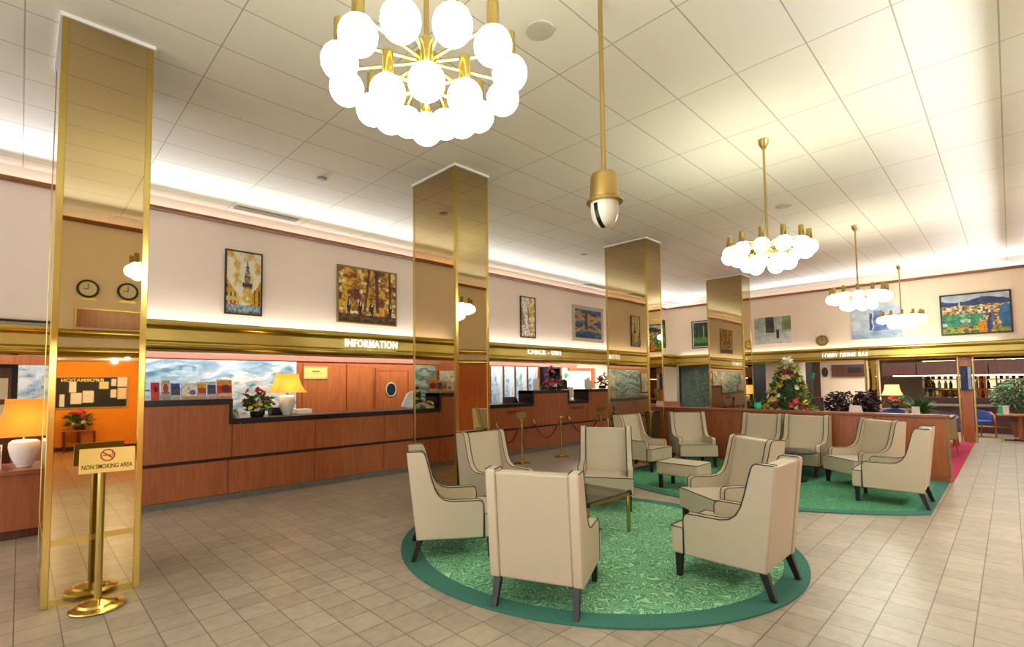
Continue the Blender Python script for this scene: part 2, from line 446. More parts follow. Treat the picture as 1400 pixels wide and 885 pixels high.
# ------------------------------------------------------------------ mirrored pillars
def pillar(x, label):
    t = thing('mirrored_pillar', label, 'pillar', (x+PA/2, PY+PB/2, 0), 0, 'mirrored pillars in a row')
    t['kind'] = 'thing'
    a, b = PA/2, PB/2; e = .045
    MB().box((-a+.02, -b+.02, 0), (a-.02, b-.02, H-.001)).build('core', 'stone', t)
    for nm, lo, hi in (('f', (-a+e, -b+.004, .06), (a-e, -b+.02, H-.03)), ('b', (-a+e, b-.02, .06), (a-e, b-.004, H-.03)),
                       ('l', (-a+.004, -b+e, .06), (-a+.02, b-e, H-.03)), ('r', (a-.02, -b+e, .06), (a-.004, b-e, H-.03))):
        MB().box(lo, hi).build('mirror_panel', 'mirror', t)
    for sx in (-1, 1):
        for sy in (-1, 1):
            x0, x1 = sorted((sx*a, sx*(a-e))); y0, y1 = sorted((sy*b, sy*(b-e)))
            MB().box((x0, y0, 0), (x1, y1, H-.03)).build('edge_trim', 'brass', t, bevel=.004)
    for z0, z1 in ((0, .06), (.44, .485)):
        mb = MB()
        for sy in (-1, 1):
            y0, y1 = sorted((sy*(b-.001), sy*(b-.012))); mb.box((-a+e, y0, z0), (a-e, y1, z1))
        for sx in (-1, 1):
            x0, x1 = sorted((sx*(a-.001), sx*(a-.012))); mb.box((x0, -b+e, z0), (x1, b-e, z1))
        mb.build('cross_bar', 'brass', t)
    MB().box((-a-.012, -b-.012, H-.03), (a+.012, b+.012, H-.0005)).build('cap', 'white', t)
    return t
for x, l in zip(PX, ('bronze mirrored pillar nearest the camera, behind the no smoking stand',
                     'bronze mirrored pillar rising beside the beige armchairs at the information counter',
                     'bronze mirrored pillar at the end of the check-out counter',
                     'bronze mirrored pillar farthest away, behind the wooden partition')):
    pillar(x, l)

# ------------------------------------------------------------------ counters
def counter(name, label, segs, seams_lo, seams_hi, x0, x1):
    """segs: (xa, xb, top)"""
    t = thing(name, label, 'counter', ((x0+x1)/2, CYF+.35, 0))
    ox, oy = t.location.x, t.location.y
    def B(a, b): return (a[0]-ox, a[1]-oy, a[2]), (b[0]-ox, b[1]-oy, b[2])
    def part(nm, mat, a, b, bev=.003):
        return MB().box(*B(a, b)).build(nm, mat, t, bevel=bev)
    part('plinth', 'stone', (x0, CYF+.005, 0), (x1, CYF+.7, .085), 0)
    part('carcass', 'groove', (x0+.005, CYF+.025, .085), (x1-.005, CYF+.66, 1.04), 0)
    xs = [x0]+seams_lo+[x1]
    for a, b in zip(xs, xs[1:]): part('lower_panel', 'cherry', (a+.004, CYF, .09), (b-.004, CYF+.03, .55))
    for a, b, top in segs:
        cut = [a]+[s for s in seams_hi if a+.05 < s < b-.05]+[b]
        for c, d in zip(cut, cut[1:]): part('upper_panel', 'cherry', (c+.004, CYF-.015, .595), (d-.004, CYF+.03, top-.075))
        if top > 1.3: part('raised_body', 'darkwood', (a+.01, CYF+.03, 1.0), (b-.01, CYF+.4, top-.07), 0)
        part('worktop', 'black', (a, CYF-.03, top-.075), (b, CYF+(.42 if top > 1.3 else .72), top), .004)
    for (a, b, t1), (c, d, t2) in zip(segs, segs[1:]):
        xx = b; lo, hi = sorted((t1, t2)); w = (-.0, .05) if t1 > t2 else (-.05, 0)
        sx = (xx-.045, xx) if t1 > t2 else (xx, xx+.045)
        part('step_edge', 'black', (sx[0], CYF-.031, lo-.07), (sx[1], CYF+.43, hi-.001), .003)
    return t
counter('reception_counter', 'long cherry wood information counter with black edged stepped top, behind the first pillar',
        [(1.02, 2.19, 1.41), (2.19, 6.2, 1.125)], [2.15, 3.41, 4.65], [3.41, 4.65], 1.02, 6.2)
counter('reception_counter', 'cherry wood check-out counter with stepped black top, behind the rope stands',
        [(6.2, 8.56, 1.13), (8.56, 9.92, 1.41), (9.92, 10.70, 1.13), (10.70, 11.66, 1.41)], [6.9, 8.3, 9.65, 10.9], [6.45, 8.56], 6.2, 11.66)
# faint dark lettering on the counter fronts
for body, u, v, lab in (('CHECK IN', 702, 564, 'small dark letters on the lower panel left of the first rope stand'), ('CHECK OUT', 789, 558, 'small dark letters on the counter panel below the notch')):
    p = P(1, CYF-.018, u, v); o = text_mesh('counter_lettering', body, 'darkwood', .095, .002, None, .001)
    o.matrix_world = Matrix.Translation(p) @ facing((1, 0, 0), (0, 0, 1)); tag(o, lab, 'lettering')

# side desk far left
t = thing('side_desk', 'low reddish wooden desk under the orange lamp at the left edge', 'desk', (-.9, 7.6, 0))
rot = 0
MB().box((-1.6, -.30, .09), (1.35, .3, .68)).build('body', 'cherry', t, bevel=.004)
MB().box((-1.6, -.28, 0), (1.35, .3, .09)).build('plinth', 'darkwood', t)
MB().box((-1.62, -.36, .68), (1.4, .4, .725)).build('desk_top', 'cherryh', t, bevel=.006)

# raised letters on the brass bands
def letters(body, ax, val, u0, v0, u1, v1, right, label, size, cat='sign'):
    a = P(ax, val, u0, v0); b = P(ax, val, u1, v1); c = (a+b)/2
    w = (b-a).length
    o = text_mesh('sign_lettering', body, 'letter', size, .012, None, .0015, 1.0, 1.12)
    xs = [v.co.x for v in o.data.vertices]; k = w/(max(xs)-min(xs))
    for v in o.data.vertices: v.co.x *= k
    o.matrix_world = Matrix.Translation(c) @ facing(right, (0, 0, 1))
    tag(o, label, cat); return o
letters('INFORMATION', 1, FY-.058, 472, 469.5, 543, 473, (1, 0, 0), 'white raised letters reading INFORMATION on the brass band', .2)
letters('CHECK - OUT', 1, FY-.058, 722, 481, 768, 483.5, (1, 0, 0), 'white raised letters reading CHECK - OUT on the brass band', .18)
letters('LOBBY DRINK BAR', 0, 17.25-.058, 1124, 487, 1187, 485, (0, -1, 0), 'white raised letters reading LOBBY DRINK BAR over the bar', .19)

# ------------------------------------------------------------------ behind the counter
def marble(seed, tone):
    a, b, c = [hexc(x) for x in tone]
    def f(u, v):
        x, y = u*3.2, v*1.3
        w = fbm(x*1.3+seed, y*2.2, seed)
        # left: long horizontal water-like streaks, right: slanting pale veins
        n1 = fbm(x*1.4+w, y*10+w*3, 3+seed); n2 = fbm((x-1.2*y)*3.2+w*1.5, (x+y)*1.1+seed, 6+seed); n3 = fbm(x*7, y*16, 9+seed)
        c1 = mixc(a, b, .5+n1*1.6); c1 = mixc(c1, c, max(0, n3*.8-.05)); c1 = mixc(c1, mixc(a, (.1, .16, .2), .5), max(0, -n1*1.1-.1))
        c2 = mixc(b, c, .45+n2*1.7); c2 = mixc(c2, hexc('cbb99d'), max(0, fbm((x-y)*2.4, x*1.5+y, 21+seed)*1.3)); c2 = mixc(c2, a, max(0, n3*1.1-.1)+max(0, -n2*1.0-.2))
        t = max(0, min(1, (u-.42+.3*w)*5))
        col = mixc(c1, c2, t)
        return mixc(col, hexc('c9cfe4'), max(0, min(.8, (v-.72+.25*w)*3)))  # paler top: pale streaks plus the strip light's brightness put into the paint
    return f
def mural(name, label, x0, x1, z0, z1, f, nx, group=None, frame='goldframe'):
    t = thing(name, label, 'mural', ((x0+x1)/2, RB-.02, (z0+z1)/2), 0, group)
    w, h = x1-x0, z1-z0
    MB().box((-w/2, -.015, -h/2), (w/2, .018, h/2)).build('backing', 'goldframe', t)
    canvas('painted_panel', w-.02, h-.02, nx, 70, f, t, (0, -.017, 0))
    return t
BT = ('47707f', '93aab8', 'ddd6cc')
mural('wall_mural', 'wide blue and grey marbled mural behind the brochures and yellow lamp', .6, P(1, RB, 405, 494).x, .9, 2.06, marble(1.3, BT), 200)
mural('wall_mural', 'blue grey marbled mural behind the orange lamp at the left edge', -2.5, .5, .9, 1.93, marble(5.1, BT), 100)
us = (669, 687, 703, 720, 735)
for i, l in enumerate(('left of the four tall pale marbled panels behind the check-out counter', 'second from left of the four tall pale marbled panels', 'third from left of the four tall pale marbled panels', 'right of the four tall pale marbled panels, beside the dark shelf')):
    xa, xb = P(1, RB, us[i], 520).x, P(1, RB, us[i+1], 520).x
    mural('marbled_panel', l, xa+.03, xb-.03, .85, 2.06, marble(7+i*2.2, ('7d9fb8', 'b9c8d6', 'e2e2e2')), 30, 'tall marbled panels')
# wall panels, door with porthole
t = thing('wall_panelling', 'plain cherry wood wall panels beside the porthole door', 'panelling', (5, RB, 0))
for xa, xb in ((4.12, 5.05), (5.07, 5.68)):
    MB().box((xa-5, -.035, .1), (xb-5, -.003, 2.03)).build('panel', 'cherry2', t, bevel=.004)
d = struct('door_1', MB().box((5.86, RB-.04, 0), (6.62, RB-.003, 1.885)), 'cherry2', bevel=.003)
struct('door_frame', MB().box((5.77, RB-.05, 0), (5.85, RB, 1.97)).box((6.63, RB-.05, 0), (6.71, RB, 1.97)).box((5.85, RB-.05, 1.895), (6.63, RB, 1.97)), 'cherry', parent=d)
pc = P(1, RB-.04, 534.5, 533)
struct('porthole_ring', MB().tube([(pc.x+.13*math.cos(a), RB-.045, pc.z+.155*math.sin(a)) for a in [2*math.pi*k/24 for k in range(25)]], .016, 8), 'silverframe', parent=d, smooth=50)
mb = MB(); mb.prism([(.125*math.cos(2*math.pi*k/24), .15*math.sin(2*math.pi*k/24)) for k in range(24)], lambda a, b, t: (pc.x+a, RB-.041-t, pc.z+b), 0, .006)
struct('porthole_glass', mb, 'screen', parent=d)
a, b = P(1, RB-.045, 415, 501), P(1, RB-.045, 448, 519)
t = thing('brass_plaque', 'square brass plaque with dark writing on the wood panel by the yellow lamp', 'plaque', ((a.x+b.x)/2, RB-.04, (a.z+b.z)/2))
w, h = (b.x-a.x), abs(a.z-b.z)
MB().box((-w/2, -.012, -h/2), (w/2, 0, h/2)).build('plate', 'satin', t, bevel=.002)
def plq(u, v):
    c = hexc('d8bf63')
    if .32 < u < .68 and .58 < v < .72: return hexc('6a5420')
    if .2 < u < .8 and (.42 < v < .46 or .32 < v < .35): return hexc('9c8436')
    return c
canvas('engraving', w*.9, h*.8, 40, 24, plq, t, (0, -.013, 0))
# shelf unit, white wall area with door frame right of the panels
xa, xb = P(1, RB, 738, 520).x, P(1, RB, 756, 520).x
t = thing('shelf_unit', 'dark shelf unit with files behind the check-out counter', 'shelf', ((xa+xb)/2, RB-.16, 0)); w = xb-xa
mb = MB().box((-w/2, .12, 0), (w/2, .15, 2.05)).box((-w/2, -.15, 0), (-w/2+.04, .12, 2.05)).box((w/2-.04, -.15, 0), (w/2, .12, 2.05))
for z in (.1, .9, 1.28, 1.64, 2.01): mb.box((-w/2+.04, -.15, z), (w/2-.04, .12, z+.04))
mb.build('frame', 'black', t)
for k in range(5): MB().box((-w/2+.06+k*.1, -.12, 1.32), (-w/2+.14+k*.1, .1, 1.58-.03*(k % 2))).build('file_box', ('paper', 'darkwood', 'silverframe', 'paper', 'ventm')[k], t)
xc, xd, xe = P(1, RB, 768, 520).x, P(1, RB, 806, 520).x, P(1, RB, 811, 520).x
struct('wall_left_office', MB().box((xc, RB-.03, 0), (16.2, RB-.004, 2.36)), 'cream')
d2 = struct('door_2', MB().box((xc+.35, RB-.06, 0), (xd, RB-.032, 1.97)), 'peach2')
struct('door_frame', MB().box((xd, RB-.08, 0), (xe, RB-.03, 2.06)).box((xc+.27, RB-.08, 1.97), (xd, RB-.03, 2.06)), 'cherry2', parent=d2)
p = P(1, RB-.05, 774, 513)
t = tag(MB().box((p.x-.09, RB-.075, p.z-.06), (p.x+.09, RB-.062, p.z+.06)).build('exit_sign', 'greensign'), 'small green exit pictogram on the pale wall behind the check-out counter', 'sign')

# items standing on the counters
def brochure(u0, v0, u1, v1, fn, label):
    y = CYF+.2
    a, b = P(1, y, u0, v1), P(1, y, u1, v0)
    w, h = b.x-a.x, b.z-1.41
    t = thing('brochure', label, 'brochure', ((a.x+b.x)/2, y, 1.411), 0, 'brochures on the high counter')
    MB().hexa([(-w/2, 0, 0), (w/2, 0, 0), (w/2, .03, 0), (-w/2, .03, 0)], [(-w/2, .05, h), (w/2, .05, h), (w/2, .08, h), (-w/2, .08, h)]).build('pages', 'paper', t)
    c = canvas('cover', w*.96, h*.96, 16, 22, fn, t, (0, -.003, h/2)); c.rotation_euler = (0, 0, 0)
    for v in c.data.vertices: v.co.y += .05*v.co.z/h-.002
    return t
def cov(bands, spot=None):
    bs = [(z, hexc(c)) for z, c in bands]
    def f(u, v):
        c = bs[-1][1]
        for z, cc in bs:
            if v <= z: c = cc; break
        if spot:
            x, y, r, sc = spot
            if ((u-x)/r)**2+((v-y)/(r*.7))**2 < 1: c = hexc(sc)
        n = fbm(u*6, v*9, 2); return mixc(c, (.2, .15, .15), max(0, n)*.5)
    return f
brochure(206, 523, 219, 547, cov([(.3, 'd9492f'), (.62, 'e03a2a'), (1, 'c8232b')], (.6, .62, .25, '3a1d4a')), 'red brochure at the left end of the high counter')
brochure(221, 520, 233, 547, cov([(.3, 'a8a39a'), (.42, 'c8553a'), (.75, 'd8cfc2'), (1, 'b8b29a')], (.5, .6, .35, 'b5452d')), 'grey brochure with a red picture beside the red one')
brochure(234, 524, 247, 547, cov([(.25, 'c3bcb4'), (.62, '565058'), (.85, '2d3a80'), (1, '44569a')]), 'brochure with a dark blue top band, third from the left')
brochure(249, 524, 271, 547, cov([(.17, 'c8a43c'), (1, 'ece8d6')], (.68, .42, .22, '7a5fc0')), 'wide white brochure with a purple blot and gold foot')
brochure(271, 522, 283, 547, cov([(.3, 'cfa9a0'), (.64, 'b4463a'), (.92, 'e8a31c'), (1, 'efe3c0')]), 'brochure with an orange yellow top beside the wide white one')
brochure(284, 522, 296, 547, cov([(.25, 'd0b6b2'), (.65, '4d5468'), (.8, '2f3f6c'), (1, 'cfd0dc')]), 'grey blue brochure second from the right end')
brochure(297, 519, 318, 546, cov([(.1, 'd98a68'), (.28, 'e0c090'), (.66, 'cf3038'), (.95, 'ee9a28'), (1, 'f0e6d0')], (.62, .52, .3, '6a2024')), 'large orange and red brochure at the right end of the high counter')

def lamp(loc, s, label, bw, bh, sw, st, sh, mat='shade', elong=1.0, power=18):
    """ceramic jar base, brass neck, flared four sided shade"""
    t = thing('table_lamp', label, 'lamp', loc)
    prof = [(.45*bw, 0), (.5*bw, .01), (.5*bw, .03), (.42*bw, .04), (.6*bw, .12*bh), (.88*bw, .45*bh), (1.0*bw, .72*bh), (.97*bw, .9*bh), (.75*bw, .98*bh), (.3*bw, bh)]
    MB().lathe(prof, 28).build('lamp_base', 'ceramic', t, smooth=50)
    MB().lathe([(.02, bh-.005), (.02, bh+.06), (.012, bh+.06), (.012, bh+sh*.8)], 12).build('neck', 'brass', t, smooth=40)
    z0 = bh+.045; mb = MB(); pr = []
    for k in range(9):
        q = k/8; pr.append(((sw+(st-sw)*(1-(1-q)**2.2)), z0+sh*q))
    vs = []; fs = []
    for r, z in pr:
        for sx, sy in ((-1, -1), (1, -1), (1, 1), (-1, 1)): vs.append((sx*r*elong, sy*r*.72, z))
    for j in range(len(pr)-1):
        for k in range(4): fs.append((j*4+k, j*4+(k+1) % 4, (j+1)*4+(k+1) % 4, (j+1)*4+k))
    mb.add(vs, fs); o = mb.build('lamp_shade', mat, t)
    so = o.modifiers.new('thick', 'SOLIDIFY'); so.thickness = .004
    MB().ball((0, 0, bh+sh*.5), .035).build('bulb', 'globe', t, smooth=60)
    point('lamp_light', (loc[0], loc[1], loc[2]+bh+sh*.5), power, (1, .78, .42), .05)
    return t
p = P(1, CYF+.25, 392, 567)
lamp((p.x, CYF+.25, 1.126), 1, 'white ceramic table lamp with a bright yellow flared shade on the information counter', .125, .31, .25, .145, .29, 'shade', 1.0, 8)
p = P(1, 7.45, 36, 637)
lamp((p.x-.02, 7.52, .726), 1, 'white ceramic lamp with an orange yellow shade on the low desk at the left edge', .135, .30, .30, .17, .40, 'shade2', 1.0, 8)

def bouquet(name, label, cat, loc, r, h, blooms, n, leaf='green', pot='black', potr=.1, poth=.08, bs=.035, spiky=0):
    t = thing(name, label, cat, loc)
    MB().lathe([(potr*.8, 0), (potr, .015), (potr*1.05, poth), (potr*.9, poth), (potr*.85, poth-.01)], 18).build('pot', pot, t, smooth=40)
    mb = MB()
    for k in range(int(n*5)):
        a = random.uniform(0, 2*math.pi); q = random.random()**.6; z = poth+(h-poth)*random.random()*.75
        c = (r*q*.75*math.cos(a), r*q*.75*math.sin(a), z)
        mb.leaf(c, (math.cos(a)*q+random.uniform(-.3, .3), math.sin(a)*q+random.uniform(-.3, .3), random.uniform(-.2, .9)), random.uniform(.05, .11)*(r/.2+.4), random.uniform(.02, .04)*(r/.2+.4))
    for k in range(14):
        a = random.uniform(0, 6.28); mb.tube([(0, 0, poth*.5), (r*.6*math.cos(a), r*.6*math.sin(a), h*.7)], .003, 4)
    mb.build('foliage', leaf, t)
    for mat, cnt, zlo, zhi, off in blooms:
        for k in range(cnt):
            mb = MB(); a = random.uniform(0, 2*math.pi); q = math.sqrt(random.random())
            z = zlo+(zhi-zlo)*random.random(); rr = r*q*(1-.55*max(0, z/h-.3))
            c = Vector((rr*math.cos(a)+off[0], rr*math.sin(a)+off[1], z)); d = Vector((math.cos(a)*q, math.sin(a)*q, .6)).normalized()
            x = d.orthogonal().normalized(); y = d.cross(x)
            for m in range(6):
                an = m*math.pi/3+random.random()*.3; mb.leaf(c, x*math.cos(an)+y*math.sin(an)+d*.45, bs*random.uniform(.9, 1.3), bs*.8, d)
            mb.ball(c+d*.004, bs*.22, nu=6, nv=4)
            mb.build('bloom', mat, t)
    return t
p = P(1, CYF+.3, 352, 566)
bouquet('flower_arrangement', 'low bouquet of red, white and yellow flowers beside the yellow lamp', 'flowers', (p.x, CYF+.3, 1.126), .2, .36,
        [('redpetal', 26, .16, .4, (-.03, 0)), ('whitepetal', 12, .1, .26, (.09, -.04)), ('yellowpetal', 10, .08, .18, (0, -.06))], 30, bs=.048)
# telephone on the step
p = P(1, CYF+.1, 327, 571)
t = thing('telephone', 'white desk telephone with coiled cord at the step of the counter', 'telephone', (p.x+.04, CYF+.14, 1.126))
MB().hexa([(-.1, -.1, 0), (.1, -.1, 0), (.1, .1, 0), (-.1, .1, 0)], [(-.09, -.09, .03), (.09, -.09, .03), (.09, .09, .08), (-.09, .09, .08)]).build('base', 'white', t, bevel=.008)
MB().tube([(-.06, -.1, .07), (-.06, -.07, .1), (-.06, .07, .12), (-.06, .1, .09)], .022, 10).build('handset', 'white', t, smooth=60)
MB().tube([(-.06+.008*math.cos(k*1.9), -.1-.06*math.sin(math.pi*k/40)+.008*math.sin(k*1.9), .07-.13*math.sin(math.pi*k/40)) for k in range(41)], .006, 6).build('cord', 'white', t, smooth=60)
# papers and dark box behind the lamp
p = P(1, CYF+.45, 412, 561)
t = tag(MB().box((p.x-.1, CYF+.35, 1.126), (p.x+.14, CYF+.58, 1.2)).build('paper_tray', 'paper', bevel=.004), 'white paper stack on the counter right of the yellow lamp', 'papers')
p = P(1, CYF+.55, 379, 563)
tag(MB().box((p.x-.12, CYF+.46, 1.126), (p.x+.2, CYF+.64, 1.24)).build('card_terminal', 'black', bevel=.008), 'black desk device standing behind the white lamp base', 'device')
p = P(1, CYF+.4, 556, 556)
t = thing('white_shape', 'white rounded shape on the counter at the second pillar', 'monitor', (p.x+.12, CYF+.4, 1.126))  # unidentified white shape, built like a monitor back
MB().prism([(-.24, .03), (.3, .03), (.3, .33), (-.02, .33), (-.12, .27), (-.2, .12)], lambda a, b, t: (a, t, b), -.03, .03).build('housing', 'white', t, bevel=.012)
MB().box((-.1, -.08, 0), (.16, .08, .035)).build('foot', 'white', t, bevel=.005)
# check-out counter things
p = P(1, CYF+.3, 699, 549)
t = thing('desk_display', 'low black display on the check-out counter at the second pillar', 'display', (p.x, CYF+.3, 1.131))
MB().hexa([(-.2, -.05, 0), (.2, -.05, 0), (.2, .1, 0), (-.2, .1, 0)], [(-.17, .02, .14), (.17, .02, .14), (.17, .08, .14), (-.17, .08, .14)]).build('housing', 'screen', t, bevel=.006)
p = P(1, CYF+.2, 729, 536)
t = thing('card_stand', 'white upright card stand at the left end of the raised check-out counter', 'card stand', (p.x+.12, CYF+.2, 1.411))
MB().box((-.09, -.01, .01), (.09, .01, .27)).build('card', 'paper', t); MB().box((-.1, -.05, 0), (.1, .05, .012)).build('foot', 'beigeplastic', t)
p = P(1, CYF+.2, 755, 534)
bouquet('flower_arrangement', 'bouquet of pink lilies and red flowers on the raised check-out counter', 'flowers', (p.x, CYF+.2, 1.411), .24, .36,
        [('pinkpetal', 20, .1, .26, (0, 0)), ('pinkpetal', 8, .36, .6, (-.05, 0)), ('redpetal', 12, .08, .2, (.08, 0)), ('whitepetal', 8, .05, .16, (-.1, -.05))], 8, bs=.055)
p = P(1, CYF+.3, 769, 533)
tag(MB().prism([(-.14, 0), (.14, 0), (.14, .22), (.05, .26), (-.14, .22)], lambda a, b, t: (p.x+a, CYF+.25+t, 1.411+b), 0, .14).build('letter_box', 'black', bevel=.01), 'black box beside the pink bouquet', 'box')
p = P(1, CYF+.35, 780, 545)
t = thing('cash_monitor', 'white monitor facing away in the notch of the check-out counter', 'monitor', (p.x, CYF+.35, 1.131))
MB().box((-.14, -.02, .06), (.1, .02, .34)).build('housing', 'white', t, bevel=.008); MB().box((-.05, -.02, 0), (.02, .02, .07)).build('stem', 'white', t); MB().box((-.12, -.08, 0), (.08, .08, .012)).build('foot', 'white', t)
t = tag(MB().hexa([(p.x+.3, CYF+.3, 1.131), (p.x+.5, CYF+.3, 1.131), (p.x+.5, CYF+.45, 1.131), (p.x+.3, CYF+.45, 1.131)], [(p.x+.4, CYF+.32, 1.33), (p.x+.52, CYF+.32, 1.36), (p.x+.52, CYF+.4, 1.36), (p.x+.4, CYF+.4, 1.33)]).build('paper_folder', 'paper'), 'white folder leaning in the counter notch', 'folder')
p = P(1, CYF+.2, 808, 532)
t = thing('leaflet_holder', 'clear leaflet holder with white cards near the third pillar', 'leaflet holder', (p.x, CYF+.2, 1.411))
for k, (dx, h, m) in enumerate(((-.22, .26, 'creampaper'), (-.08, .3, 'paper'), (.06, .22, 'paper'))): MB().box((dx-.06, -.01+.02*k, 0), (dx+.06, .005+.02*k, h)).build('card', m, t)
p = P(1, CYF+.25, 825, 531)
bouquet('flower_arrangement', 'pink and red flowers at the right end of the check-out counter by the third pillar', 'flowers', (p.x-.05, CYF+.25, 1.411), .17, .4,
        [('pinkpetal', 12, .15, .42, (0, 0)), ('redpetal', 8, .1, .3, (.03, 0))], 8, bs=.05)

# ------------------------------------------------------------------ pictures
def picture(label, ax, plane, u0, v0, u1, v1, fn, frame, fw=.03, nx=60, ny=70, cat='painting', mat=0, name='framed_painting'):
    a, b = P(ax, plane, u0, v0), P(ax, plane, u1, v1)
    if ax == 1: w = b.x-a.x; loc = ((a.x+b.x)/2, plane, (a.z+b.z)/2); rz = 0
    else: w = a.y-b.y; loc = (plane, (a.y+b.y)/2, (a.z+b.z)/2); rz = -math.pi/2
    h = a.z-b.z
    t = thing(name, label, cat, loc, rz)
    MB().box((-w/2+fw*.5, -.01, -h/2+fw*.5), (w/2-fw*.5, .015, h/2-fw*.5)).build('backing', 'white', t)
    if frame:
        mb = MB().box((-w/2, -.025, -h/2), (-w/2+fw, .015, h/2)).box((w/2-fw, -.025, -h/2), (w/2, .015, h/2))
        mb.box((-w/2+fw, -.025, -h/2), (w/2-fw, .015, -h/2+fw)).box((-w/2+fw, -.025, h/2-fw), (w/2-fw, .015, h/2)); mb.build('frame', frame, t)
    canvas('canvas', w-2*fw-mat*2, h-2*fw-mat*2, nx, ny, fn, t, (0, -.013, 0))
    return t
def tower(u, v):
    n = fbm(u*5, v*7, 1); n2 = fbm(u*14, v*18, 4)
    c = mixc(hexc('e9dfc2'), hexc('cf9a35'), n*1.2+.1+.5*max(0, v-.75))
    c = mixc(c, hexc('b7c0bf'), max(0, .35-abs(u-.55))*.9)
    if u < .38 and v < .56-u*.75 and v > .1: c = mixc(hexc('c79a2e'), hexc('d9d2b0'), n2+.4*(v < .3)); 
    if u < .36 and .14 < v < .5-u*.7 and (int(u*26) % 3 == 0) and (int(v*30) % 4 < 2): c = hexc('4b3a22')
    if u > .7 and v < .3+(u-.7)*.8 and v > .08: c = mixc(hexc('d2a11f'), hexc('8d6a1a'), n2+.2)
    if u > .72 and .14 < v < .4 and (int(u*30) % 4 == 0): c = hexc('3f2f1a')
    w = .14 if v < .42 else (.16 if v < .52 else (.10 if v < .62 else (.08 if v < .7 else (.05 if v < .78 else .02))))
    if abs(u-.6) < w*.9 and .18 < v < .86:
        c = mixc(hexc('c9a03a') if v < .42 else hexc('7b6653'), hexc('eee6d0'), n2+.15*(u < .6))
        if .44 < v < .5 or .6 < v < .62 or .7 < v < .72: c = hexc('4a2c22')
        if v > .74: c = hexc('4b4750')
    if v < .14: c = mixc(hexc('8fa6b3'), hexc('4f4a3a'), n2+.5*abs(u-.5)+.1)
    if abs(u-.2) < .09 and .13 < v < .17: c = hexc('c8502c')
    return c
def autumn(u, v):
    n = fbm(u*5, v*5, 11); n2 = fbm(u*16, v*16, 3); n3 = fbm(u*9+4, v*9, 8)
    c = mixc(hexc('dba428'), hexc('6b3418'), .42+n*1.5)
    c = mixc(c, hexc('f0e4ae'), max(0, n3*2.4-.1)*(1 if v < .9 else .5)); c = mixc(c, hexc('3c2016'), max(0, n2*.9))
    if v < .14: c = mixc(hexc('6e4a1e'), hexc('2d1d14'), .5+n2)
    for x, w in ((.47, .022), (.66, .03), (.9, .02)):
        if abs(u-x-.1*(v-.5)*(1 if x < .6 else -.3)) < w and v > .2: c = mixc(hexc('4c2718'), c, .15)
    for x, k in ((.17, 1), (.36, 1.05), (.56, .92), (.9, .85)):
        xx = u-x+.012*n2
        if (xx/.032)**2+((v-.3)/(.12*k))**2 < 1 or (abs(abs(xx)-.014) < .011 and .12 < v < .3): c = hexc('1f1612')
        if (xx/.018)**2+((v-.3-.15*k)/.028)**2 < 1: c = hexc('6d4a30') if v < .3+.16*k else hexc('20150f')
        if abs(xx-.008) < .007 and .31 < v < .39: c = hexc('e0d6c0')
    return c
def yellow_street(u, v):
    u, v = u+.04*fbm(u*5, v*8, 23), v+.03*fbm(u*5, v*8, 24)
    n = fbm(u*4, v*8, 21); n2 = fbm(u*12, v*20, 6)
    c = mixc(hexc('eceae0'), hexc('d9a61c'), n*1.6+(u-.5)*1.0+.1); c = mixc(c, hexc('8a6420'), max(0, n2*1.2-.1))
    if u < .25 and .3 < v < .8-u*1.2: c = mixc(hexc('7e7058'), c, .3)
    if v < .3: c = mixc(c, hexc('c9d3d8'), .6+n2)
    if v < .36 and n2 > .18: c = hexc('b8432a')
    if abs(u-.52) < .05 and .35 < v < .75: c = mixc(hexc('5e5340'), c, .4)
    return c
def abstract_blue(u, v):
    u, v = u+.02*fbm(u*7, v*7, 33), v+.03*fbm(u*7, v*7, 34)
    n = fbm(u*6, v*6, 31); n2 = fbm(u*18, v*10, 2)
    c = mixc(hexc('22395f'), hexc('4a6b8d'), .5+n); 
    for a, b, s in ((.85, -.55, .05), (.2, .55, .05), (.62, .15, .06), (.35, -.1, .04), (.9, -.2, .04)):
        if abs(v-(a+b*u)+.05*n2) < s: c = mixc(hexc('a9763a'), hexc('d6b078'), .5+n2*1.3)
    if abs(u-.42) < .05 and .3 < v < .95: c = mixc(hexc('2a2018'), hexc('8c6a40'), .3+n2)
    return mixc(c, hexc('1a1a22'), max(0, n2*.9))
def park(u, v):
    n = fbm(u*6, v*6, 41); n2 = fbm(u*16, v*16, 9)
    c = mixc(hexc('16281a'), hexc('2f5a33'), .4+n)
    if v < .38: c = mixc(hexc('3c7a3a'), hexc('5b9c48'), .4+n2)
    if v < .14: c = mixc(hexc('20422a'), c, .3)
    if abs(u-.72) < .03 and .3 < v < .85: c = hexc('b9c4c0')
    for x in (.25, .5, .9):
        if abs(u-x) < .025 and v > .3: c = hexc('0e1510')
    return c
def grey_photo(u, v):
    n = fbm(u*5, v*5, 51)
    c = mixc(hexc('8d9584'), hexc('b8beb4'), .5+n)
    if v < .42: c = mixc(hexc('a5aaa4'), hexc('d2d3cd'), .5+n+(.42-v))
    if .32 < u < .54 and v > .42: c = mixc(hexc('2c2a26'), hexc('4a463c'), .5+n)
    if u > .75 and v > .5: c = mixc(hexc('6c7a52'), hexc('8a966c'), .5+n)
    if abs(u-.64) < .035 and .2 < v < .52: c = hexc('2c211c')
    return c
